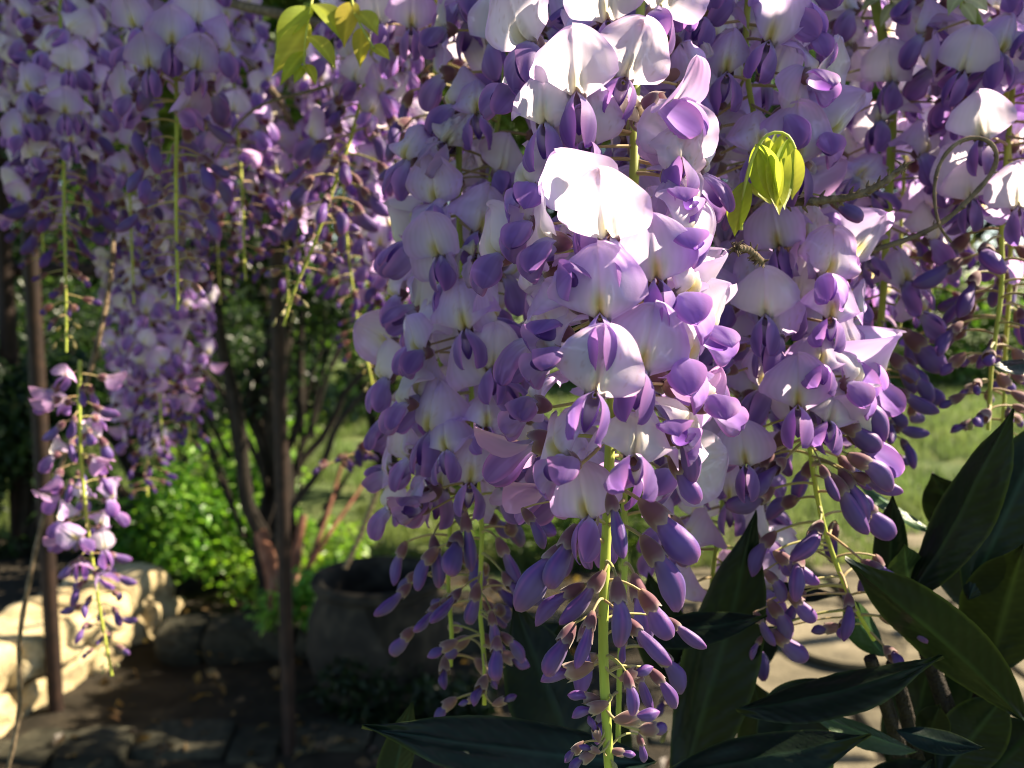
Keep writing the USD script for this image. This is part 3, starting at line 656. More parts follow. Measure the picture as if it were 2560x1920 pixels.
shrub('leafy_shrub', 'tall dark shrub in half shade at the left behind the far racemes', 'shrub', (-2.2, 5.4, 1.0), (1.1, 0.6, 0.7), 9000, 0.06, DGREEN, 32)
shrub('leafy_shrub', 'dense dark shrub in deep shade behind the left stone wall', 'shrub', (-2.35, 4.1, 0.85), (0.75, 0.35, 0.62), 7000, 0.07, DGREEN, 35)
shrub('leafy_shrub', 'low dark green ground shrub beside the clay jar', 'shrub', (-0.62, 3.55, 0.22), (0.40, 0.28, 0.24), 3500, 0.05, BGREEN, 33)
shrub('leafy_shrub', 'rounded green shrub on the lawn behind the tips of the central racemes', 'shrub', (0.42, 5.0, 0.42), (0.95, 0.4, 0.5), 9000, 0.06, GREEN, 37)
shrub('leafy_shrub', 'loose green shrub right of the many stemmed tree', 'shrub', (-0.9, 6.4, 1.15), (1.2, 0.6, 0.65), 7000, 0.06, GREEN, 34)
for i, (x, y, z, sx, sz, n, label, cols) in enumerate((
        (-6.5, 9.5, 2.4, 3.2, 2.6, 14000, 'broad dark evergreen tree at the far left edge', DGREEN),
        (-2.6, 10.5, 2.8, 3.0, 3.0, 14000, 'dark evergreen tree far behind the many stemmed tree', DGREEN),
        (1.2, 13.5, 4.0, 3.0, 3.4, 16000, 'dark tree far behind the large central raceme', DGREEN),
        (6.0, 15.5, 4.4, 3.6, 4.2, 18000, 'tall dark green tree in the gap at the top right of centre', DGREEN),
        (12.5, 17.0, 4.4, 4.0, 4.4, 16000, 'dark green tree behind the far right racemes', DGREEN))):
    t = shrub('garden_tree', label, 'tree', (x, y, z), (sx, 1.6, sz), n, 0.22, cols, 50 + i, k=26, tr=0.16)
# big clay jar
jb = G(950, 1760)
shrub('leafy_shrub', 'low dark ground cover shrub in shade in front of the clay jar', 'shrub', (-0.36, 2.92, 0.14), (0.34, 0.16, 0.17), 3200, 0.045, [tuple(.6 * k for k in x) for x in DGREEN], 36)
jar = thing('clay_jar', 'big round old clay jar standing behind the central flower tips', 'jar', (jb[0], jb[1], 0))
put('body', revolve([(0.0, 0.0), (0.16, 0.0), (0.22, 0.10), (0.255, 0.22), (0.25, 0.33), (0.22, 0.41), (0.205, 0.44)]), M_clay, jar)
put('rim', revolve([(0.205, 0.435), (0.225, 0.445), (0.238, 0.465), (0.232, 0.485), (0.215, 0.49), (0.195, 0.48), (0.188, 0.45), (0.19, 0.40), (0.20, 0.30), (0.0, 0.27)]), M_clay, jar)
shrub('clipped_hedge', 'dense low green hedge closing the lawn at the back', 'hedge', (4.5, 14.0, 0.9), (9.0, 0.9, 1.0), 16000, 0.16, GREEN, 61, k=60, trunk=False)
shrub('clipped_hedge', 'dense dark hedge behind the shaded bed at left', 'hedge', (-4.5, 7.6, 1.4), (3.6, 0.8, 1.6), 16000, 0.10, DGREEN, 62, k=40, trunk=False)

# ------------------------------------------------------------------ the wisteria overhead
vine = thing('wisteria_vine', 'brown woody wisteria vine twining behind the upper left racemes', 'vine')
def vb(pts, r0, r1, jit=0.004, seed=0, mat=None):
    put('branch', limb([P(*p) if len(p) == 3 and abs(p[0]) > 5 else np.array(p) for p in pts], r0, r1, 40, 8, jit, seed), mat or M_twig, vine)
vb([(930, 60, .56), (1060, 150, .52), (1160, 240, .50), (1270, 430, .50), (1330, 640, .55)], .0040, .0032, seed=1)
vb([(1010, 160, .56), (1100, 290, .53), (1200, 370, .52), (1300, 460, .52)], .0030, .002, seed=2)
vb([(420, -60, .62), (600, 12, .58), (760, 45, .55), (930, 100, .56)], .0033, .003, seed=3)
vb([(870, 190, .50), (770, 225, .52), (690, 245, .53), (600, 300, .55), (540, 390, .56)], .0012, .0008, seed=4)
vb([(600, 140, .6), (690, 230, .62), (740, 330, .64), (760, 500, .66)], .0028, .002, seed=5)
vb([(2050, 60, .40), (2120, -30, .39), (2200, -120, .38)], .0012, .0012, .001, seed=6)
for k, (d, yy) in enumerate(((.285, -150), (.36, -150), (.43, -200), (.53, -190), (.63, -200), (.80, -210))):
    put('branch', limb([P(-400, yy - 60, d + .02), P(300, yy, d), P(1100, yy - 40, d + .01), P(1900, yy - 10, d), P(2560, yy - 30, d + .005), P(3000, yy - 160, d + .02)], .0042, .0028, 60, 8, .008, 60 + k), M_twig, vine)
def above(rg, n):
    m = int(n * 0.72)
    x = np.r_[rg.uniform(-1.9, 0.50, m), rg.uniform(1.08, 2.85, n - m)]; y = np.r_[rg.uniform(0.54, 3.0, m), rg.uniform(3.2, 4.4, n - m)]
    z = 2.12 + 0.2 * (meshkit.fbm(np.stack([x * 2, y * 2, 0 * x], -1), 3, 2) - .5) * 2 + rg.normal(0, 0.06, n) + np.where(x > 1.0, 0.12, 0.0)
    keep = meshkit.fbm(np.stack([x * 5, y * 5, 0 * x], -1), 2, 9) > 0.34
    p = np.stack([x, y, z], 1)[keep]
    pp, qq = rg.uniform(.29, .43, 95), rg.uniform(.272, .335, 95)      # unseen leaves above the frame, placed to shade the grey lilac raceme
    return np.vstack([p, np.stack([pp * .951 - qq * .309, pp * .309 + qq * .951, rg.normal(1.755, .008, 95)], 1)])
v, f, c = leaf_cloud(38000, 77, above, 0.080, [(0.05, 0.10, 0.016), (0.075, 0.12, 0.024)], 0.42, 0.4)
put('shade_casting_canopy', (v, f), M_shade_canopy, vine, col=c, smooth=False, kind='stuff')  # mostly out of view, placed to shade left racemes, bed and one centre raceme
for k, (a, b) in enumerate((((1.0, 3.5), (2.8, 3.8)), ((1.1, 4.1), (2.8, 4.3)), ((-1.8, 1.1), (.4, .8)), ((-1.8, 2.1), (.4, 1.7)))):
    put('branch', limb([(*a, 2.2), (.5 * (a[0] + b[0]), .5 * (a[1] + b[1]) + .1, 2.24), (*b, 2.2)], .014, .008, 24, 8, .08, 90 + k), M_bark, vine)  # overhead branches put in to carry the shading leaves

put('branch', limb([(.05, .33, 1.70), (.2, .38, 1.76), (.34, .42, 1.765), (.5, .5, 1.70)], .004, .003, 24, 8, .02, 99), M_twig, vine)  # unseen twig carrying the leaves that shade the grey lilac raceme

# ------------------------------------------------------------------ racemes
OPEN, HALF, BUD, SB, TIP, OLD = 'open_flower', 'half_open_flower', 'large_bud', 'small_bud', 'tip_bud', 'withered_flower'
# the large one in front
R = Raceme('largest lilac wisteria raceme, in sharp focus, hanging at the front middle', [(1625, -150, .285), (1600, 60, .262), (1590, 330, .236), (1568, 620, .224), (1545, 900, .215), (1528, 1150, .211), (1512, 1450, .208), (1510, 1700, .207), (1520, 1965, .207)], .00135, .0011, pale=.45)
A_ = R.facing
for a in ((OPEN, 0, 1500, 792, .196, 0, 0, 2, 1.0), (OPEN, 2, 1640, 702, .205, 8, 0, 4, 0.95), (OPEN, 4, 1487, 985, .190, 0, 5, -14, 0.93), (OPEN, 0, 1600, 925, .198, 6, 2, -12, 0.95),
          (OPEN, 1, 1690, 905, .203, 55, 8, -38, 1.0), (OPEN, 3, 1584, 1150, .190, 6, 26, -4, 0.95), (OPEN, 1, 1418, 1152, .196, -52, 18, 42, 0.95), (OPEN, 4, 1524, 590, .200, -8, -20, 4, 1.0),
          (OPEN, 0, 1470, 525, .210, -26, -20, 16, 1.0), (OPEN, 0, 1442, 235, .222, 0, -2, 4, 1.0), (OPEN, 3, 1365, 312, .222, -12, 4, 8, 0.92), (OPEN, 1, 1698, 745, .206, 58, 14, -40, 1.0),
          (OPEN, 4, 1560, 200, .232, 5, 10, -22, 1.0), (OPEN, 1, 1392, 890, .200, -62, 20, 52, 0.95), (OPEN, 2, 1440, 752, .203, -60, 55, 78, 1.0), (OPEN, 3, 1330, 470, .224, -48, 22, 40, 0.95),
          (OPEN, 5, 1392, 605, .212, -78, 10, 42, 0.95), (OPEN, 2, 1520, 55, .240, 0, 5, 6, 1.05), (OPEN, 4, 1330, 110, .235, -40, 0, 28, 1.1), (OPEN, 0, 1700, 600, .212, 60, 22, -58, 1.0),
          (OPEN, 2, 1475, 1297, .206, -20, 2, 8, 0.85), (OPEN, 7, 1405, 830, .205, -70, 25, 60, 0.9), (OPEN, 8, 1345, 1010, .208, -75, 15, 50, 0.85), (OPEN, 6, 1760, 1010, .208, 72, 20, -55, 0.9), (OPEN, 7, 1745, 830, .212, 75, 10, -50, 0.9), (OPEN, 6, 1330, 560, .22, -70, 5, 40, 0.9), (OPEN, 3, 1690, 1085, .203, 48, 28, -52, 1.0), (OPEN, 5, 1640, 30, .242, 35, 20, -30, 1.1), (OPEN, 1, 1300, 225, .240, -55, 30, 20, 1.0),
          (OPEN, 3, 1700, 500, .222, 55, 20, -60, 0.95), (OPEN, 5, 1690, 400, .226, 10, 30, -4, 0.95), (OPEN, 4, 1470, 360, .226, -5, 15, 0, 0.9), (OPEN, 0, 1255, 640, .222, -60, 10, 30, 0.9),
          (HALF, 1, 1640, 260, .226, 60, -10, 0, 1.0), 
          (OLD, 1, 1600, 300, .232, 20, 10, 20, 1.1), (OLD, 0, 1680, 440, .222, 30, 0, -25, 1.1), (OLD, 2, 1430, 340, .232, -30, 10, 15, 1.0)):
    A_(a[0], a[1], a[2], a[3], a[4] - .004, az=a[5], tilt=a[6], roll=a[7], scale=a[8])
B_ = R.pointing
for a in ((BUD, 2, (1425, 1345), (1365, 1478), .200, .004), (BUD, 0, (1400, 1385), (1272, 1512), .204, .002), (BUD, 3, (1432, 1478), (1318, 1545), .207, 0), (BUD, 1, (1492, 1455), (1415, 1562), .204, 0), (BUD, 1, (1530, 1262), (1558, 1392), .193, .004),
          (BUD, 0, (1545, 1478), (1558, 1622), .196, .003), (BUD, 1, (1476, 1555), (1448, 1668), .199, .003), (BUD, 2, (1420, 1585), (1358, 1695), .201, .004), (BUD, 1, (1582, 1568), (1668, 1660), .200, .002), (BUD, 3, (1560, 1600), (1555, 1668), .208, 0),
          (BUD, 0, (1570, 1700), (1592, 1792), .200, .002), (BUD, 2, (1618, 1500), (1690, 1602), .207, 0), (BUD, 1, (1680, 1560), (1755, 1620), .214, 0), (BUD, 2, (1632, 1280), (1762, 1405), .200, .003), (BUD, 0, (1628, 1375), (1722, 1518), .198, .003), (BUD, 2, (1690, 1165), (1760, 1260), .2, .003), (BUD, 0, (1700, 1090), (1752, 1205), .198, .002), (BUD, 3, (1640, 1690), (1712, 1770), .215, 0),
          (BUD, 3, (1320, 1290), (1378, 1370), .216, .0), (BUD, 1, (1595, 1690), (1625, 1770), .212, 0),
          (SB, 0, (1492, 1768), (1428, 1792), .204, 0), (SB, 1, (1572, 1796), (1652, 1786), .205, 0), (SB, 2, (1575, 1688), (1632, 1662), .204, 0), (SB, 0, (1442, 1675), (1350, 1700), .207, 0), (SB, 1, (1478, 1748), (1418, 1735), .207, 0), (SB, 2, (1492, 1835), (1478, 1790), .205, 0),
          (SB, 0, (1545, 1880), (1590, 1888), .206, 0), (SB, 2, (1485, 1875), (1450, 1858), .204, 0), (SB, 1, (1470, 1890), (1420, 1925), .205, 0), (TIP, 0, (1530, 1905), (1555, 1930), .205, 0), (BUD, 3, (1600, 1850), (1620, 1915), .213, 0), (SB, 1, (1445, 1870), (1410, 1905), .214, 0)):
    B_(a[0], a[1], a[2], a[3], a[4], lean=a[5])
R.fill(30, 7, [(0, [OPEN, OPEN, OLD]), (.35, OPEN), (.62, [OPEN, HALF])], t0=0.08, t1=0.60, rad=.019, sector=(95, 265))
R.fill(6, 8, [(0, [HALF, BUD])], t0=0.60, t1=0.74, rad=.017, sector=(100, 260))
R.fill(10, 9, [(0, OPEN)], t0=0.0, t1=0.14, rad=.022)

def raceme(label, pts, n, stages, seed, near=True, scale=1.0, rad=.019, t0=0.02, phase=0, group=None, r0=.0011, r1=.0007, yellow=0.2, drop=0.0, pale=0.35):
    r = Raceme(label, pts, r0, r1, near, group or 'hanging wisteria racemes', yellow=yellow, pale=pale)
    r.fill(n, seed, stages, t0, 0.985, rad, scale, phase, drop=drop)
    return r
FULL = [(0, [OPEN, OPEN, OPEN, OLD]), (.22, OPEN), (.58, [OPEN, HALF]), (.66, [HALF, BUD]), (.72, BUD), (.88, SB), (.96, TIP)]
YOUNG = [(0, OPEN), (.30, [OPEN, HALF]), (.38, BUD), (.72, SB), (.9, TIP)]
BUDS = [(0, [HALF, BUD]), (.12, BUD), (.6, SB), (.85, TIP)]
OLDER = [(0, [OPEN, OLD]), (.35, OPEN), (.7, [OPEN, HALF, BUD]), (.82, BUD), (.93, SB), (.98, TIP)]
# beside and behind it
raceme('pale lilac raceme in the top middle, right of the large one', [(1880, -150, .285), (1870, 0, .28), (1865, 150, .275), (1900, 330, .275), (1950, 520, .28)], 34, [(0, OPEN), (.75, [OPEN, HALF]), (.86, BUD)], 21, pale=.5)
r = raceme('grey lilac raceme tucked behind the left side of the large one', [(1150, 300, .315), (1150, 560, .312), (1165, 800, .308), (1185, 1050, .305), (1200, 1300, .303), (1205, 1550, .302), (1203, 1765, .302)], 50, [(0, [OLD, OPEN, OPEN]), (.2, OPEN), (.58, [OPEN, HALF]), (.64, BUD), (.86, SB)], 22)
for a in ((OPEN, 1, 1165, 825, .282, -8, 0, 12, 1.0), (OPEN, 0, 1230, 922, .284, 8, 4, -4, 0.95), (OPEN, 3, 1120, 1130, .283, -20, 8, 14, 0.9), (OPEN, 1, 1175, 1212, .282, 0, 12, -4, 0.95), (OPEN, 3, 1215, 1072, .285, 5, 18, 0, 0.9), (OPEN, 2, 1060, 880, .29, -60, 8, 34, 0.9), (OPEN, 1, 1020, 1010, .29, -75, 5, 30, 0.9), (OPEN, 5, 1100, 640, .285, -20, 0, 14, 0.9), (OPEN, 4, 1050, 1270, .29, -70, 20, 60, 0.9), (OLD, 1, 1190, 640, .283, 0, 20, 0, 1.0)):
    r.facing(a[0], a[1], a[2], a[3], a[4], az=a[5], tilt=a[6], roll=a[7], scale=a[8])
for a in ((BUD, 1, (1165, 1310), (1180, 1420), .288, .0), (BUD, 2, (1190, 1480), (1170, 1570), .288, 0), (BUD, 0, (1230, 1545), (1240, 1620), .29, 0), (BUD, 0, (1265, 1595), (1320, 1650), .292, 0), (BUD, 1, (1255, 1370), (1300, 1470), .29, 0), (SB, 1, (1225, 1690), (1240, 1725), .295, 0), (SB, 0, (1250, 1755), (1292, 1738), .3, 0), (SB, 2, (1180, 1750), (1145, 1755), .3, 0)):
    r.pointing(a[0], a[1], a[2], a[3], a[4], lean=a[5])
raceme('raceme of violet buds at the left edge of the central group', [(1090, 520, .345), (1100, 800, .335), (1105, 1050, .328), (1118, 1250, .325), (1126, 1450, .325), (1118, 1670, .325)], 46, [(0, [OPEN, OLD]), (.15, OPEN), (.6, [OPEN, HALF]), (.68, BUD), (.92, SB)], 23, phase=40)
raceme('slim budding raceme directly behind the stem of the large one', [(1560, 900, .27), (1562, 1200, .262), (1560, 1450, .258), (1548, 1700, .257), (1540, 1960, .257)], 17, [(0, OPEN), (.2, [OPEN, HALF]), (.35, BUD), (.7, SB), (.93, TIP)], 24, rad=.017)
r = raceme('broad violet raceme just right of the large one, bending rightwards at its tip', [(1900, 330, .315), (1945, 480, .31), (1975, 700, .298), (1995, 900, .29), (2030, 1130, .287), (2065, 1330, .287), (2125, 1480, .287), (2190, 1600, .29)], 64, [(0, [OLD, OPEN]), (.2, OPEN), (.5, [OPEN, HALF]), (.6, BUD), (.92, SB)], 25)
for a in ((OPEN, 0, 1915, 790, .270, -4, -2, 2, 0.95), (OPEN, 3, 2075, 800, .268, 8, 18, -8, 0.95), (OPEN, 0, 1995, 1018, .262, 0, 4, 0, 1.0), (OPEN, 3, 2070, 1060, .264, 14, 20, -14, 0.9), (OPEN, 2, 1867, 1165, .268, -4, 0, 6, 0.9), (OPEN, 3, 2045, 920, .266, 20, 24, -12, 0.9), (OPEN, 1, 2120, 960, .27, 62, 10, -34, 0.95), (OPEN, 4, 2060, 690, .272, 30, 10, -20, 1.0), (OPEN, 5, 1950, 620, .28, -10, 10, 10, 0.9), (OPEN, 1, 1820, 920, .28, -62, 20, 62, 0.9), (OLD, 0, 2010, 600, .28, 0, 20, 0, 1.1)):
    r.facing(a[0], a[1], a[2], a[3], a[4], az=a[5], tilt=a[6], roll=a[7], scale=a[8])
for a in ((BUD, 0, (2135, 1000), (2238, 1085), .27, 0), (BUD, 2, (2120, 1065), (2215, 1120), .268, 0), (BUD, 0, (2145, 1150), (2250, 1205), .265, 0), (BUD, 1, (2155, 1195), (2245, 1235), .27, 0), (BUD, 1, (2060, 1180), (2090, 1250), .262, 0), (BUD, 1, (2095, 1215), (2155, 1330), .268, 0), (BUD, 3, (2130, 1230), (2200, 1265), .275, 0), (BUD, 1, (1955, 1395), (2035, 1460), .28, 0), (BUD, 0, (1925, 1440), (1975, 1500), .28, 0), (BUD, 2, (1985, 1495), (2048, 1555), .28, 0), (BUD, 1, (1895, 1545), (1930, 1610), .285, 0), (BUD, 0, (1935, 1520), (1990, 1600), .285, 0), (BUD, 2, (1945, 1590), (2030, 1650), .287, 0), (BUD, 3, (1900, 1600), (1870, 1650), .29, 0)):
    r.pointing(a[0], a[1], a[2], a[3], a[4], lean=a[5])
raceme('half hidden raceme of dark buds in the shade between the two large ones', [(1790, 700, .35), (1800, 950, .345), (1815, 1150, .34), (1800, 1350, .34), (1760, 1600, .34), (1690, 1850, .34)], 52, FULL, 26, phase=80)
r = raceme('sunlit pink raceme on a thick green stem right of centre', [(2160, -150, .365), (2182, -20, .365), (2215, 130, .365), (2230, 310, .362), (2222, 520, .36), (2205, 750, .36), (2190, 950, .36), (2170, 1180, .36)], 54, [(0, [OPEN, OLD]), (.25, OPEN), (.66, [OPEN, HALF]), (.72, BUD), (.95, SB)], 27, r0=.0022, r1=.0009, yellow=0.5, pale=.5)
for a in ((BUD, 2, (2285, 850), (2375, 925), .345, 0), (BUD, 0, (2240, 900), (2310, 970), .345, 0), (BUD, 0, (2275, 945), (2348, 990), .345, 0), (BUD, 1, (2255, 985), (2335, 1035), .345, 0), (BUD, 2, (2225, 1020), (2275, 1065), .345, 0), (BUD, 1, (2240, 1070), (2315, 1090), .347, 0), (BUD, 2, (2215, 1120), (2260, 1165), .347, 0)):
    r.pointing(a[0], a[1], a[2], a[3], a[4], lean=a[5])
raceme('thin yellow stemmed raceme close behind the sunlit pink one', [(2275, -200, .42), (2275, 0, .42), (2265, 300, .415), (2258, 560, .41), (2250, 820, .41)], 34, FULL, 28, phase=15, yellow=.7)
r = raceme('raceme of dark blue violet buds hanging at the right edge', [(2535, 60, .335), (2522, 350, .332), (2508, 550, .33), (2495, 750, .33), (2478, 900, .33), (2462, 1075, .33)], 50, [(0, OPEN), (.42, [OPEN, HALF]), (.5, BUD), (.78, SB), (.97, TIP)], 29, yellow=.6)
for a in ((OPEN, 0, 2455, 345, .305, -4, 0, 2, 1.0), (OPEN, 5, 2545, 520, .305, 5, 0, 0, 1.0), (OPEN, 0, 2430, 500, .315, -10, 0, 4, 0.9), (OPEN, 2, 2410, 180, .32, -10, 0, -20, 1.0)):
    r.facing(a[0], a[1], a[2], a[3], a[4], az=a[5], tilt=a[6], roll=a[7], scale=a[8])
raceme('second budding raceme right behind the dark blue violet one', [(2545, 300, .375), (2530, 600, .372), (2515, 800, .37), (2505, 1000, .37), (2498, 1090, .37)], 40, [(0, OPEN), (.35, [HALF, BUD]), (.45, BUD), (.75, SB)], 30, yellow=.8, phase=60)
raceme('pale raceme on the thick leaning stem in the top right corner', [(2400, -150, .35), (2440, 40, .335), (2490, 160, .335), (2510, 260, .34), (2530, 420, .345)], 26, [(0, [OPEN, OLD]), (.3, OPEN)], 31, r0=.0024, r1=.0012, yellow=.4, pale=.5)
raceme('pinkish raceme in soft focus under the curled twig', [(2340, -100, .47), (2345, 200, .46), (2335, 450, .46), (2330, 720, .46), (2320, 860, .46)], 34, OLDER, 32, near=False, pale=.5)
raceme('soft pink raceme between the folded green leaf and the pink one', [(2085, 400, .45), (2095, 500, .44), (2100, 650, .44), (2105, 850, .44)], 26, OLDER, 33, near=False, pale=.5)
raceme('pale raceme behind the top of the large one', [(1700, -150, .36), (1705, 0, .35), (1720, 260, .345), (1740, 480, .345), (1760, 640, .35)], 26, [(0, OPEN), (.8, [OPEN, HALF])], 34, pale=.5)
raceme('pale raceme at the top left of the large one', [(1280, -150, .36), (1270, 0, .32), (1260, 200, .315), (1240, 380, .32), (1220, 560, .325)], 46, [(0, OPEN), (.7, [OPEN, HALF, BUD])], 35, pale=.5)
# left half
r = raceme('raceme with a long bright green stem and grey white top flowers, upper left', [(430, -200, .43), (436, 0, .43), (441, 160, .425), (440, 350, .422), (443, 560, .42), (446, 775, .42)], 60, [(0, OPEN), (.44, [OPEN, HALF, BUD]), (.52, BUD), (.76, SB), (.94, TIP)], 41, yellow=.4)
for a in ((OPEN, 0, 430, 112, .398, 0, 0, 2, 1.05), (OPEN, 2, 345, 70, .405, -25, -4, 14, 1.0), (OPEN, 0, 378, 172, .398, -12, 0, 10, 1.0), (OPEN, 4, 488, 175, .398, 12, 0, -10, 1.0), (OPEN, 2, 490, 60, .405, 10, 0, -4, 1.0), (OPEN, 1, 550, 130, .405, 60, 0, -20, 1.0), (OPEN, 5, 330, 240, .405, -70, 5, 30, 0.95), (BUD, 0, 0, 0, 0, 0, 0, 0, 0))[:-1]:
    r.facing(a[0], a[1], a[2], a[3], a[4], az=a[5], tilt=a[6], roll=a[7], scale=a[8])
r = raceme('bluish raceme hanging at the left edge with a bare budding tip', [(150, -60, .53), (152, 160, .525), (156, 350, .52), (160, 560, .52), (166, 740, .52), (168, 880, .52)], 66, [(0, OPEN), (.42, [OPEN, HALF, BUD]), (.5, BUD), (.72, SB), (.92, TIP)], 42, near=False)
for a in ((OPEN, 0, 162, 285, .497, 0, 0, 0, 0.95), (OPEN, 0, 172, 175, .5, 0, 0, 0, 0.9), (OPEN, 1, 85, 230, .5, -35, 0, 28, 1.0), (OPEN, 1, 80, 310, .5, -35, 4, 30, 1.0), (OPEN, 3, 90, 395, .5, -30, 10, 34, 0.95), (OPEN, 3, 175, 360, .5, 10, 10, 0, 0.9), (OPEN, 5, 55, 340, .5, -60, 10, 30, 0.95)):
    r.facing(a[0], a[1], a[2], a[3], a[4], az=a[5], tilt=a[6], roll=a[7], scale=a[8])
raceme('raceme whose bright slanting stem ends in a sunlit curled tip, left of centre', [(950, 0, .46), (905, 240, .452), (850, 420, .45), (790, 600, .45), (745, 720, .45), (708, 815, .45)], 58, [(0, OPEN), (.30, [OPEN, HALF, BUD]), (.42, BUD), (.66, SB), (.86, TIP)], 43, yellow=.75)
r = raceme('raceme with a straight sunlit yellow green stem, upper middle', [(1090, -200, .42), (1088, 0, .39), (1086, 200, .388), (1086, 400, .388), (1090, 545, .39)], 44, [(0, OPEN), (.42, [OPEN, HALF, BUD]), (.55, BUD), (.86, SB)], 44, yellow=.8)
for a in ((OPEN, 0, 1030, 70, .365, -4, 0, 0, 1.0), (OPEN, 2, 955, 60, .37, -20, 0, 10, 1.0), (OPEN, 1, 1165, 70, .37, 30, 10, -20, 1.05), (HALF, 0, 1200, 110, .372, 40, -20, 0, 1.0)):
    r.facing(a[0], a[1], a[2], a[3], a[4], az=a[5], tilt=a[6], roll=a[7], scale=a[8])
far = [
    ('blurred violet raceme behind the long green stem at upper left', [(300, -120, .64), (310, 200, .63), (325, 480, .62), (335, 760, .62)], 66),
    ('blurred raceme of dense violet flowers at the far upper left corner', [(60, -200, .86), (70, 0, .85), (80, 180, .85), (90, 330, .85)], 60),
    ('blurred bluish raceme along the top edge near the left corner', [(190, -200, .8), (200, 0, .8), (215, 250, .8), (230, 600, .8)], 70),
    ('blurred dusky raceme behind the young yellow leaves', [(560, -120, .62), (580, 160, .61), (600, 420, .6), (615, 700, .6)], 70),
    ('blurred pinkish raceme left of the slanting bright stem', [(690, 80, .68), (700, 300, .66), (715, 520, .65), (720, 760, .65)], 64),
    ('blurred purple raceme right of the slanting bright stem', [(830, 120, .66), (850, 400, .64), (880, 700, .63), (935, 990, .63)], 84),
    ('deep pink violet raceme in blur left of the central group', [(985, 250, .6), (990, 480, .59), (1000, 700, .58), (1010, 930, .58)], 76),
    ('blurred violet raceme between the two sunlit yellow stems', [(960, 100, .72), (950, 350, .72), (945, 600, .72), (930, 860, .72)], 70),
    ('long dim violet raceme hanging low at left of the dark tree', [(330, 420, .76), (360, 700, .75), (390, 900, .74), (410, 1130, .74)], 88),
    ('dim raceme with a short pale tip next to the long dim violet one', [(450, 420, .8), (455, 650, .8), (460, 850, .79), (478, 1110, .79)], 80),
    ('dim bluish raceme low at left ending above the sunlit shrub', [(300, 620, .82), (330, 850, .82), (360, 1050, .82), (372, 1240, .82)], 74),
    ('dusky violet raceme in deep blur under the brown vine', [(1100, 300, .78), (1110, 520, .77), (1115, 760, .77), (1120, 900, .77)], 60),
    ('dusky raceme in deep blur in the middle of the upper left mass', [(520, 150, .82), (530, 380, .82), (545, 640, .82), (550, 760, .82)], 64),
    ('dusky bluish raceme behind the left edge one', [(70, 100, .7), (85, 320, .7), (100, 520, .7), (110, 660, .7)], 60),
    ('soft blurred violet raceme at the far right behind the edge raceme', [(2440, -200, .7), (2445, 100, .7), (2440, 400, .7), (2430, 640, .7)], 60),
]
for k, (lab, pts, n) in enumerate(far):
    raceme(lab, pts, n, [FULL, OLDER, YOUNG][k % 3] if k not in (8, 9) else OLDER, 80 + k, near=False, phase=k * 37, yellow=.3)
raceme('sparse raceme dangling alone at the lower left', [(200, 900, .5), (200, 1100, .5), (215, 1300, .5), (240, 1480, .5), (278, 1690, .5)], 58, [(0, [HALF, BUD]), (.22, [HALF, BUD, OPEN]), (.38, [OPEN, HALF]), (.58, [HALF, BUD]), (.66, BUD), (.84, SB), (.92, TIP)], 46, yellow=.4, scale=.8, rad=.016)
r = Raceme('sideways raceme of dark buds left of the central group', [(1060, 1060, .60), (980, 1100, .6), (900, 1130, .6), (820, 1160, .6)], .0012, .0006, False, 'hanging wisteria racemes')
r.fill(26, 47, [(0, BUD), (.45, SB)], 0.05, 1.0, .016, 1.0)
# no more racemes stand out of view to the right

# ------------------------------------------------------------------ small things among the flowers
def leaflets(name, label, rachis, items, cat='leaf', cols=((0.34, 0.40, 0.035), (0.44, 0.44, 0.05)), mat=None):
    """a young compound leaf: its stalk and its leaflets. items: (base, tip, width px, depth, normal (r, u, t))"""
    o = P(*rachis[0])
    t = thing(name, label, cat, o)
    put('stalk', limb([P(*p) for p in rachis], .0006, .0004, 20, 7), M_stem, t, o, col=const(np.zeros((20 * 7 + 2, 3)), STEMY))
    for k, (b, e, w, nr, cu) in enumerate(items):
        r_, u_, t_ = view_frame(b[0], b[1], b[2])
        v, f, c = blade(P(*b), P(*e), w / FPX * b[2], nr[0] * r_ + nr[1] * u_ + nr[2] * t_, 0.35, cu, 16, 7, 0.85, cols[k % len(cols)], seed=k)
        put('leaflet', (v, f), mat or M_young, t, o, col=c)
leaflets('young_leaf', 'folded bright yellow green young leaf right of the large raceme', [(1852, 575, .236), (1862, 470, .236), (1890, 375, .236), (1925, 334, .236), (1965, 336, .236), (1988, 372, .236)],
         [((1890, 360, .236), (1936, 512, .232), 84, (-.5, .1, 1), -.22), ((1912, 338, .237), (1944, 520, .230), 62, (.2, 0, 1), -.15), ((1940, 332, .238), (1935, 505, .235), 60, (.9, 0, .5), -.2), ((1958, 333, .236), (1948, 538, .229), 70, (.5, .1, 1), -.22), ((1975, 345, .236), (1962, 525, .231), 78, (1, .1, .8), -.25), ((1988, 370, .237), (1980, 500, .236), 56, (.5, 0, 1), -.1), ((1868, 450, .236), (1836, 592, .237), 62, (-.4, 0, 1), .1), ((1862, 470, .236), (1930, 512, .241), 56, (0, .8, .8), .1)])
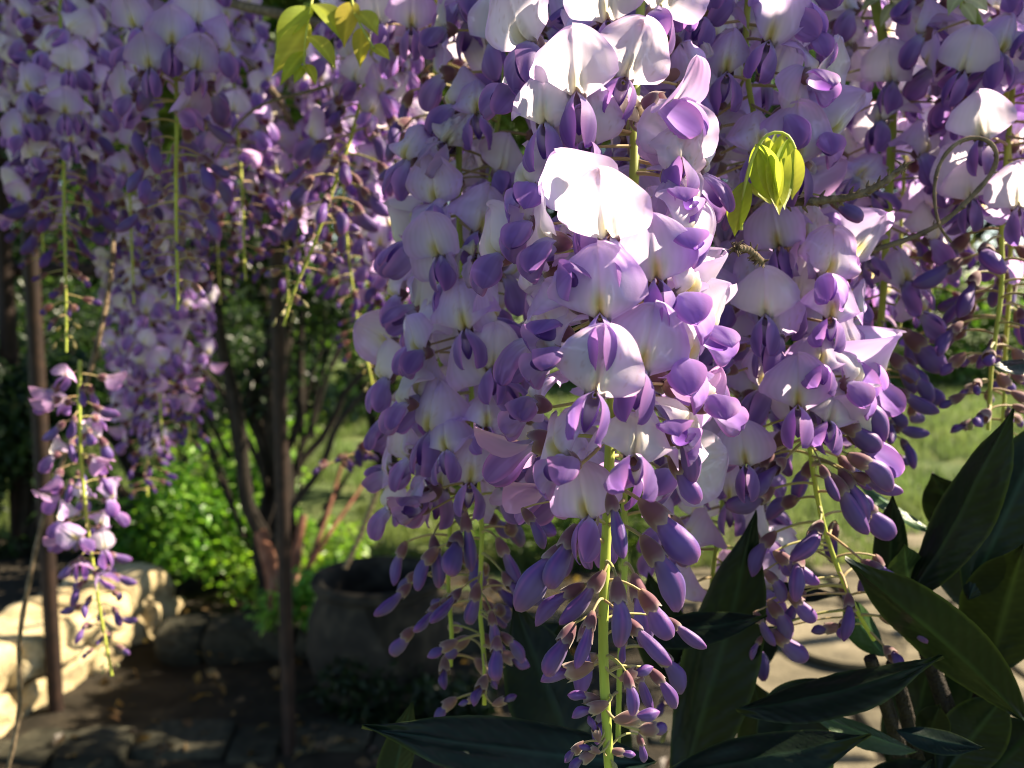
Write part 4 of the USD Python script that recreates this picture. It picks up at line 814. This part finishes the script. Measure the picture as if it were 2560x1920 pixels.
leaflets('young_leaf', 'drooping cluster of yellow green young leaflets at the top, left of centre', [(790, -120, 0.355), (780, 0, 0.345), (765, 90, 0.335), (760, 170, 0.330)],
         [((780, 20, 0.345), (690, 120, 0.335), 64, (-.3, .6, 1), .2), ((775, 60, 0.340), (680, 190, 0.335), 62, (.2, .5, 1), .2), ((785, 10, 0.345), (860, 110, 0.335), 67, (.4, .4, 1), .2), ((770, 90, 0.335), (840, 175, 0.325), 48, (.3, .5, 1), .2), ((765, 130, 0.335), (700, 215, 0.330), 35, (0, .6, 1), .3), ((760, 160, 0.333), (790, 215, 0.330), 29, (.3, .6, 1), .3), ((760, 165, 0.333), (735, 210, 0.330), 27, (.1, .6, 1), .3)])
leaflets('young_leaf', 'yellow young leaflets hanging beside the straight yellow green stem', [(890, -120, 0.355), (880, 0, 0.345), (900, 60, 0.335), (935, 120, 0.325)],
         [((882, 5, 0.345), (860, 120, 0.335), 59, (-.2, .4, 1), .2), ((890, 30, 0.340), (945, 90, 0.335), 54, (.4, .4, 1), .2), ((905, 70, 0.335), (900, 170, 0.330), 45, (0, .4, 1), .2), ((930, 115, 0.327), (975, 150, 0.325), 35, (.2, .5, 1), .2)], cols=((0.48, 0.42, 0.04), (0.38, 0.42, 0.05)))
leaflets('young_leaf', 'pale downy new shoot at the top edge above the pink raceme', [(2240, -90, .36), (2225, -10, .355), (2235, 30, .35)],
         [((2230, -20, .355), (2150, 30, .35), 40, (-.2, .5, 1), .3), ((2228, 0, .354), (2290, 50, .35), 40, (.2, .5, 1), .3), ((2235, 10, .352), (2200, 70, .35), 30, (0, .5, 1), .3)], cols=((0.34, 0.40, 0.20), (0.40, 0.45, 0.26)))
leaflets('young_leaf', 'pale downy leaf bud at the top right corner', [(2420, -60, .33), (2405, 0, .325), (2400, 20, .322)],
         [((2410, -10, .325), (2370, 40, .32), 40, (-.2, .5, 1), .3), ((2410, -10, .325), (2470, 30, .32), 40, (.2, .5, 1), .3), ((2405, 10, .322), (2440, 60, .32), 30, (0, .5, 1), .3)], cols=((0.34, 0.40, 0.20), (0.40, 0.45, 0.26)))
def twig(name, label, pts, r0, r1, seed, bumps=True, mat=None, n=70, tuft=False, group=None):
    c = spline([P(*p) for p in pts], n)
    rg = random.Random(seed)
    t = thing(name, label, 'twig', c[0], group)
    rad = np.linspace(r0, r1, n) * (1 + 0.12 * np.sin(np.arange(n) * 1.3))
    put('stalk', tube(c, rad, 8), mat or M_twig, t, c[0])
    parts = []
    if bumps:
        tg = np.gradient(c, axis=0); tg /= np.linalg.norm(tg, axis=1, keepdims=True)
        for k in range(4, n - 2, 3):
            a = np.cross(tg[k], [rg.uniform(-1, 1), rg.uniform(-1, 1), rg.uniform(-1, 1)]); a /= np.linalg.norm(a)
            parts.append(tube([c[k], c[k] + a * rad[k] * 1.2, c[k] + a * rad[k] * 2.3 + tg[k] * rad[k] * .8], [rad[k] * .7, rad[k] * .45, rad[k] * .12], 5))
    if tuft:
        for k in range(14):
            e = c[-1] + np.array([rg.uniform(-1, 1), rg.uniform(-1, 1), rg.uniform(-1, 1)]) * 0.0022
            parts.append(tube([c[-1], 0.5 * (c[-1] + e) + [0, 0, .0003], e], [.0004, .0003, .0001], 5))
    if parts:
        v, f = join(parts); put('knobs', (v, f), mat or M_twig, t, c[0], kind='stuff')
twig('bare_twig', 'bare knobbly grey twig pointing right past the folded green leaf', [(1940, 500, .262), (1990, 505, .258), (2070, 500, .255), (2150, 485, .252), (2210, 455, .250), (2258, 418, .249)], .0013, .0010, 1, tuft=True)
twig('bare_twig', 'thorny dark twig curling into a loop at the right', [(2110, 645, .30), (2200, 620, .298), (2290, 590, .296), (2370, 545, .294), (2440, 480, .292), (2485, 420, .290), (2490, 380, .288), (2468, 352, .288), (2430, 345, .288), (2390, 360, .288), (2355, 400, .289), (2337, 460, .29), (2340, 530, .291), (2352, 570, .292), (2378, 605, .293)], .0011, .0005, 2)
twig('bare_twig', 'short broken twig at the right side of the large raceme', [(1905, 655, .235), (1890, 640, .228), (1865, 622, .224), (1838, 622, .222)], .0009, .0009, 3, tuft=True)
twig('hanging_vine_shoot', 'thin brown vine shoot trailing down the left edge', [(285, 560, .60), (272, 720, .58), (225, 930, .56), (165, 1130, .55), (110, 1290, .54), (72, 1460, .53), (48, 1620, .53), (50, 1740, .53), (36, 1850, .53), (10, 1960, .53)], .0018, .0014, 4, bumps=False, n=90)
twig('thin_bare_stem', 'thin bare brown stem slanting behind the left of the central group', [(960, 1180, 1.9), (930, 1260, 1.9), (895, 1350, 1.9), (862, 1420, 1.9)], .006, .006, 5, bumps=False)

# the dark glossy shrub in front at the lower right
so = P(2300, 2300, .34)
cit = thing('glossy_leaved_shrub', 'dark glossy leaved shrub in the lower right foreground', 'shrub', so)
DK = (0.0042, 0.009, 0.005); DB = (0.005, 0.012, 0.009); DO = (0.010, 0.015, 0.005); LT = (0.07, 0.12, 0.025)  # DO: olive of a backlit leaf put into its pigment
LEAVES = [  # base, tip, width px, normal (right, up, towards), fold, curl, pigment
    ((1640, 1905, .250), (905, 1816, .236), 195, (0, .45, 1), .12, .05, DB), ((960, 2080, .30), (1032, 1752, .29), 110, (.3, 0, 1), .2, .1, DB), ((1690, 2010, .30), (1893, 1275, .290), 235, (-.35, .1, 1), .15, .05, DK),
    ((1560, 1585, .276), (1918, 1540, .262), 118, (0, .6, 1), .2, .06, DK), ((1840, 1775, .272), (2358, 1640, .245), 150, (0, .75, 1), .3, .10, DK), ((2060, 1700, .285), (1900, 1915, .285), 190, (.2, .2, 1), .15, .06, DK),
    ((1660, 1935, .255), (2178, 1838, .245), 160, (0, .5, 1), .2, .06, DK), ((2560, 1790, .275), (2112, 1392, .262), 205, (-.3, -.3, 1), .18, .05, DK), ((2270, 1500, .29), (2536, 1022, .268), 175, (-.5, .2, 1), .30, .05, DK),
    ((2420, 1500, .30), (2640, 1010, .295), 200, (.2, .1, 1), .1, .05, DB), ((2470, 1690, .30), (2560, 1360, .285), 240, (.1, .2, 1), .15, .12, DO), ((2290, 1540, .30), (2262, 1362, .285), 120, (.2, .1, 1), .3, .10, (0.035, 0.06, 0.018)),
    ((2220, 1520, .31), (2232, 1235, .30), 95, (0, .1, 1), .2, .08, DK), ((2240, 1825, .262), (2462, 1870, .250), 78, (.1, .5, 1), .2, .10, DB), ((2310, 1870, .275), (2350, 1760, .27), 95, (0, .3, 1), .2, .05, DK),
    ((2290, 1880, .285), (2005, 1765, .275), 90, (0, .7, 1), .25, .05, (0.03, 0.06, 0.02)), ((2620, 900, .31), (2480, 915, .30), 60, (0, .5, 1), .2, .1, DK), ((1830, 1450, .33), (2112, 1488, .32), 70, (0, .7, .8), .2, .08, DK),
    ((2210, 1640, .31), (2110, 1490, .305), 100, (.3, .3, 1), .3, .08, (0.03, 0.06, 0.02)), ((2330, 1330, .33), (2120, 1180, .33), 60, (.2, .8, .7), .3, .05, (0.03, 0.065, 0.025)), ((2350, 1950, .30), (2520, 1730, .29), 170, (.2, .2, 1), .2, .1, DK),
    ((1400, 1560, .36), (1300, 1700, .36), 150, (0, .3, 1), .15, .05, DK), ((1480, 1990, .30), (1285, 1500, .31), 250, (.2, .2, 1), .15, .05, DK), ((1900, 2080, .29), (2090, 1880, .28), 130, (0, .5, 1), .2, .1, (0.05, 0.09, 0.02)),
    ((2450, 1960, .32), (2600, 1800, .31), 200, (0, .3, 1), .2, .1, DK), ((2500, 1560, .34), (2330, 1280, .335), 150, (.4, .3, 1), .3, .1, DK), ((2200, 2000, .33), (2420, 1900, .32), 150, (0, .4, 1), .2, .1, DK),
    ((1700, 1750, .33), (1620, 1430, .325), 160, (.1, .1, 1), .15, .06, DK), ((2600, 1300, .34), (2440, 1180, .335), 130, (.2, .4, 1), .2, .1, DK), ((1150, 2050, .32), (1330, 1880, .31), 180, (.1, .5, 1), .2, .1, DK),
    ((1980, 2010, .32), (1880, 1700, .315), 190, (.2, .1, 1), .15, .06, DK), ((2240, 1960, .335), (2330, 1640, .33), 200, (-.2, .2, 1), .2, .06, DK), ((2120, 2040, .30), (2330, 1900, .29), 170, (0, .5, 1), .2, .08, DB), ((1850, 1980, .34), (2080, 1790, .33), 150, (.1, .4, 1), .2, .08, DK),
    ((2380, 1960, .34), (2470, 1600, .335), 200, (.2, .2, 1), .2, .06, DK), ((1780, 1700, .35), (1960, 1560, .345), 120, (.1, .4, 1), .2, .08, DK), ((2350, 1560, .35), (2200, 1440, .345), 130, (.1, .4, 1), .2, .08, DK), ((2420, 1380, .35), (2330, 1180, .345), 150, (-.3, .3, 1), .2, .08, DK), ((1420, 2000, .33), (1560, 1760, .33), 200, (.1, .2, 1), .2, .06, DK), ((2560, 1480, .33), (2500, 1150, .325), 200, (-.2, .2, 1), .2, .06, DK)]
for k, (b, e, w, nr, fo, cu, co) in enumerate(LEAVES):
    r_, u_, t_ = view_frame(*b)
    v, f, c = blade(P(*b), P(*e), w / FPX * 0.5 * (b[2] + e[2]) * 0.86, nr[0] * r_ + nr[1] * u_ + nr[2] * t_, -fo, -cu, 64, 17, 0.9, co, wave=0.014, seed=k, veins=1.0)
    put('leaf', (v, f), M_dark, cit, so, col=c)
rgx = random.Random(9)
for k in range(150):    # unseen leaves outside the frame at right, placed to shade the shrub
    b = P(rgx.uniform(3000, 3900), rgx.uniform(980, 2300), rgx.uniform(.28, .60)); e = b + np.array([rgx.uniform(-.03, .05), rgx.uniform(-.04, .04), rgx.uniform(-.05, .05)])
    v, f, c = blade(b, e, .026, (rgx.uniform(-1, 1), -1, rgx.uniform(0, 1)), -.15, -.08, 10, 5, 0.9, DK, seed=k)
    put('leaf', (v, f), M_dark, cit, so, col=c)
for a, b_, c_ in (((2300, 2250, .33), (2250, 1850, .30), (2185, 1650, .292)), ((2320, 2300, .33), (2300, 1900, .31), (2240, 1660, .30)), ((2350, 2300, .33), (2420, 1900, .31), (2480, 1650, .31)), ((2200, 2300, .33), (1950, 2050, .31), (1680, 1960, .30)), ((2420, 1900, .31), (2330, 1650, .31), (2270, 1480, .31))):
    put('branch', limb([P(*a), P(*b_), P(*c_)], .0035, .0022, 20, 8, .004, 3), M_bark, cit, so)
put('trunk', limb([(so[0], so[1] + .05, -0.03), (so[0] + .05, so[1] + .05, .6), tuple(P(2320, 2280, .33))], .02, .005, 16, 9, .02, 4), M_bark, cit, so)
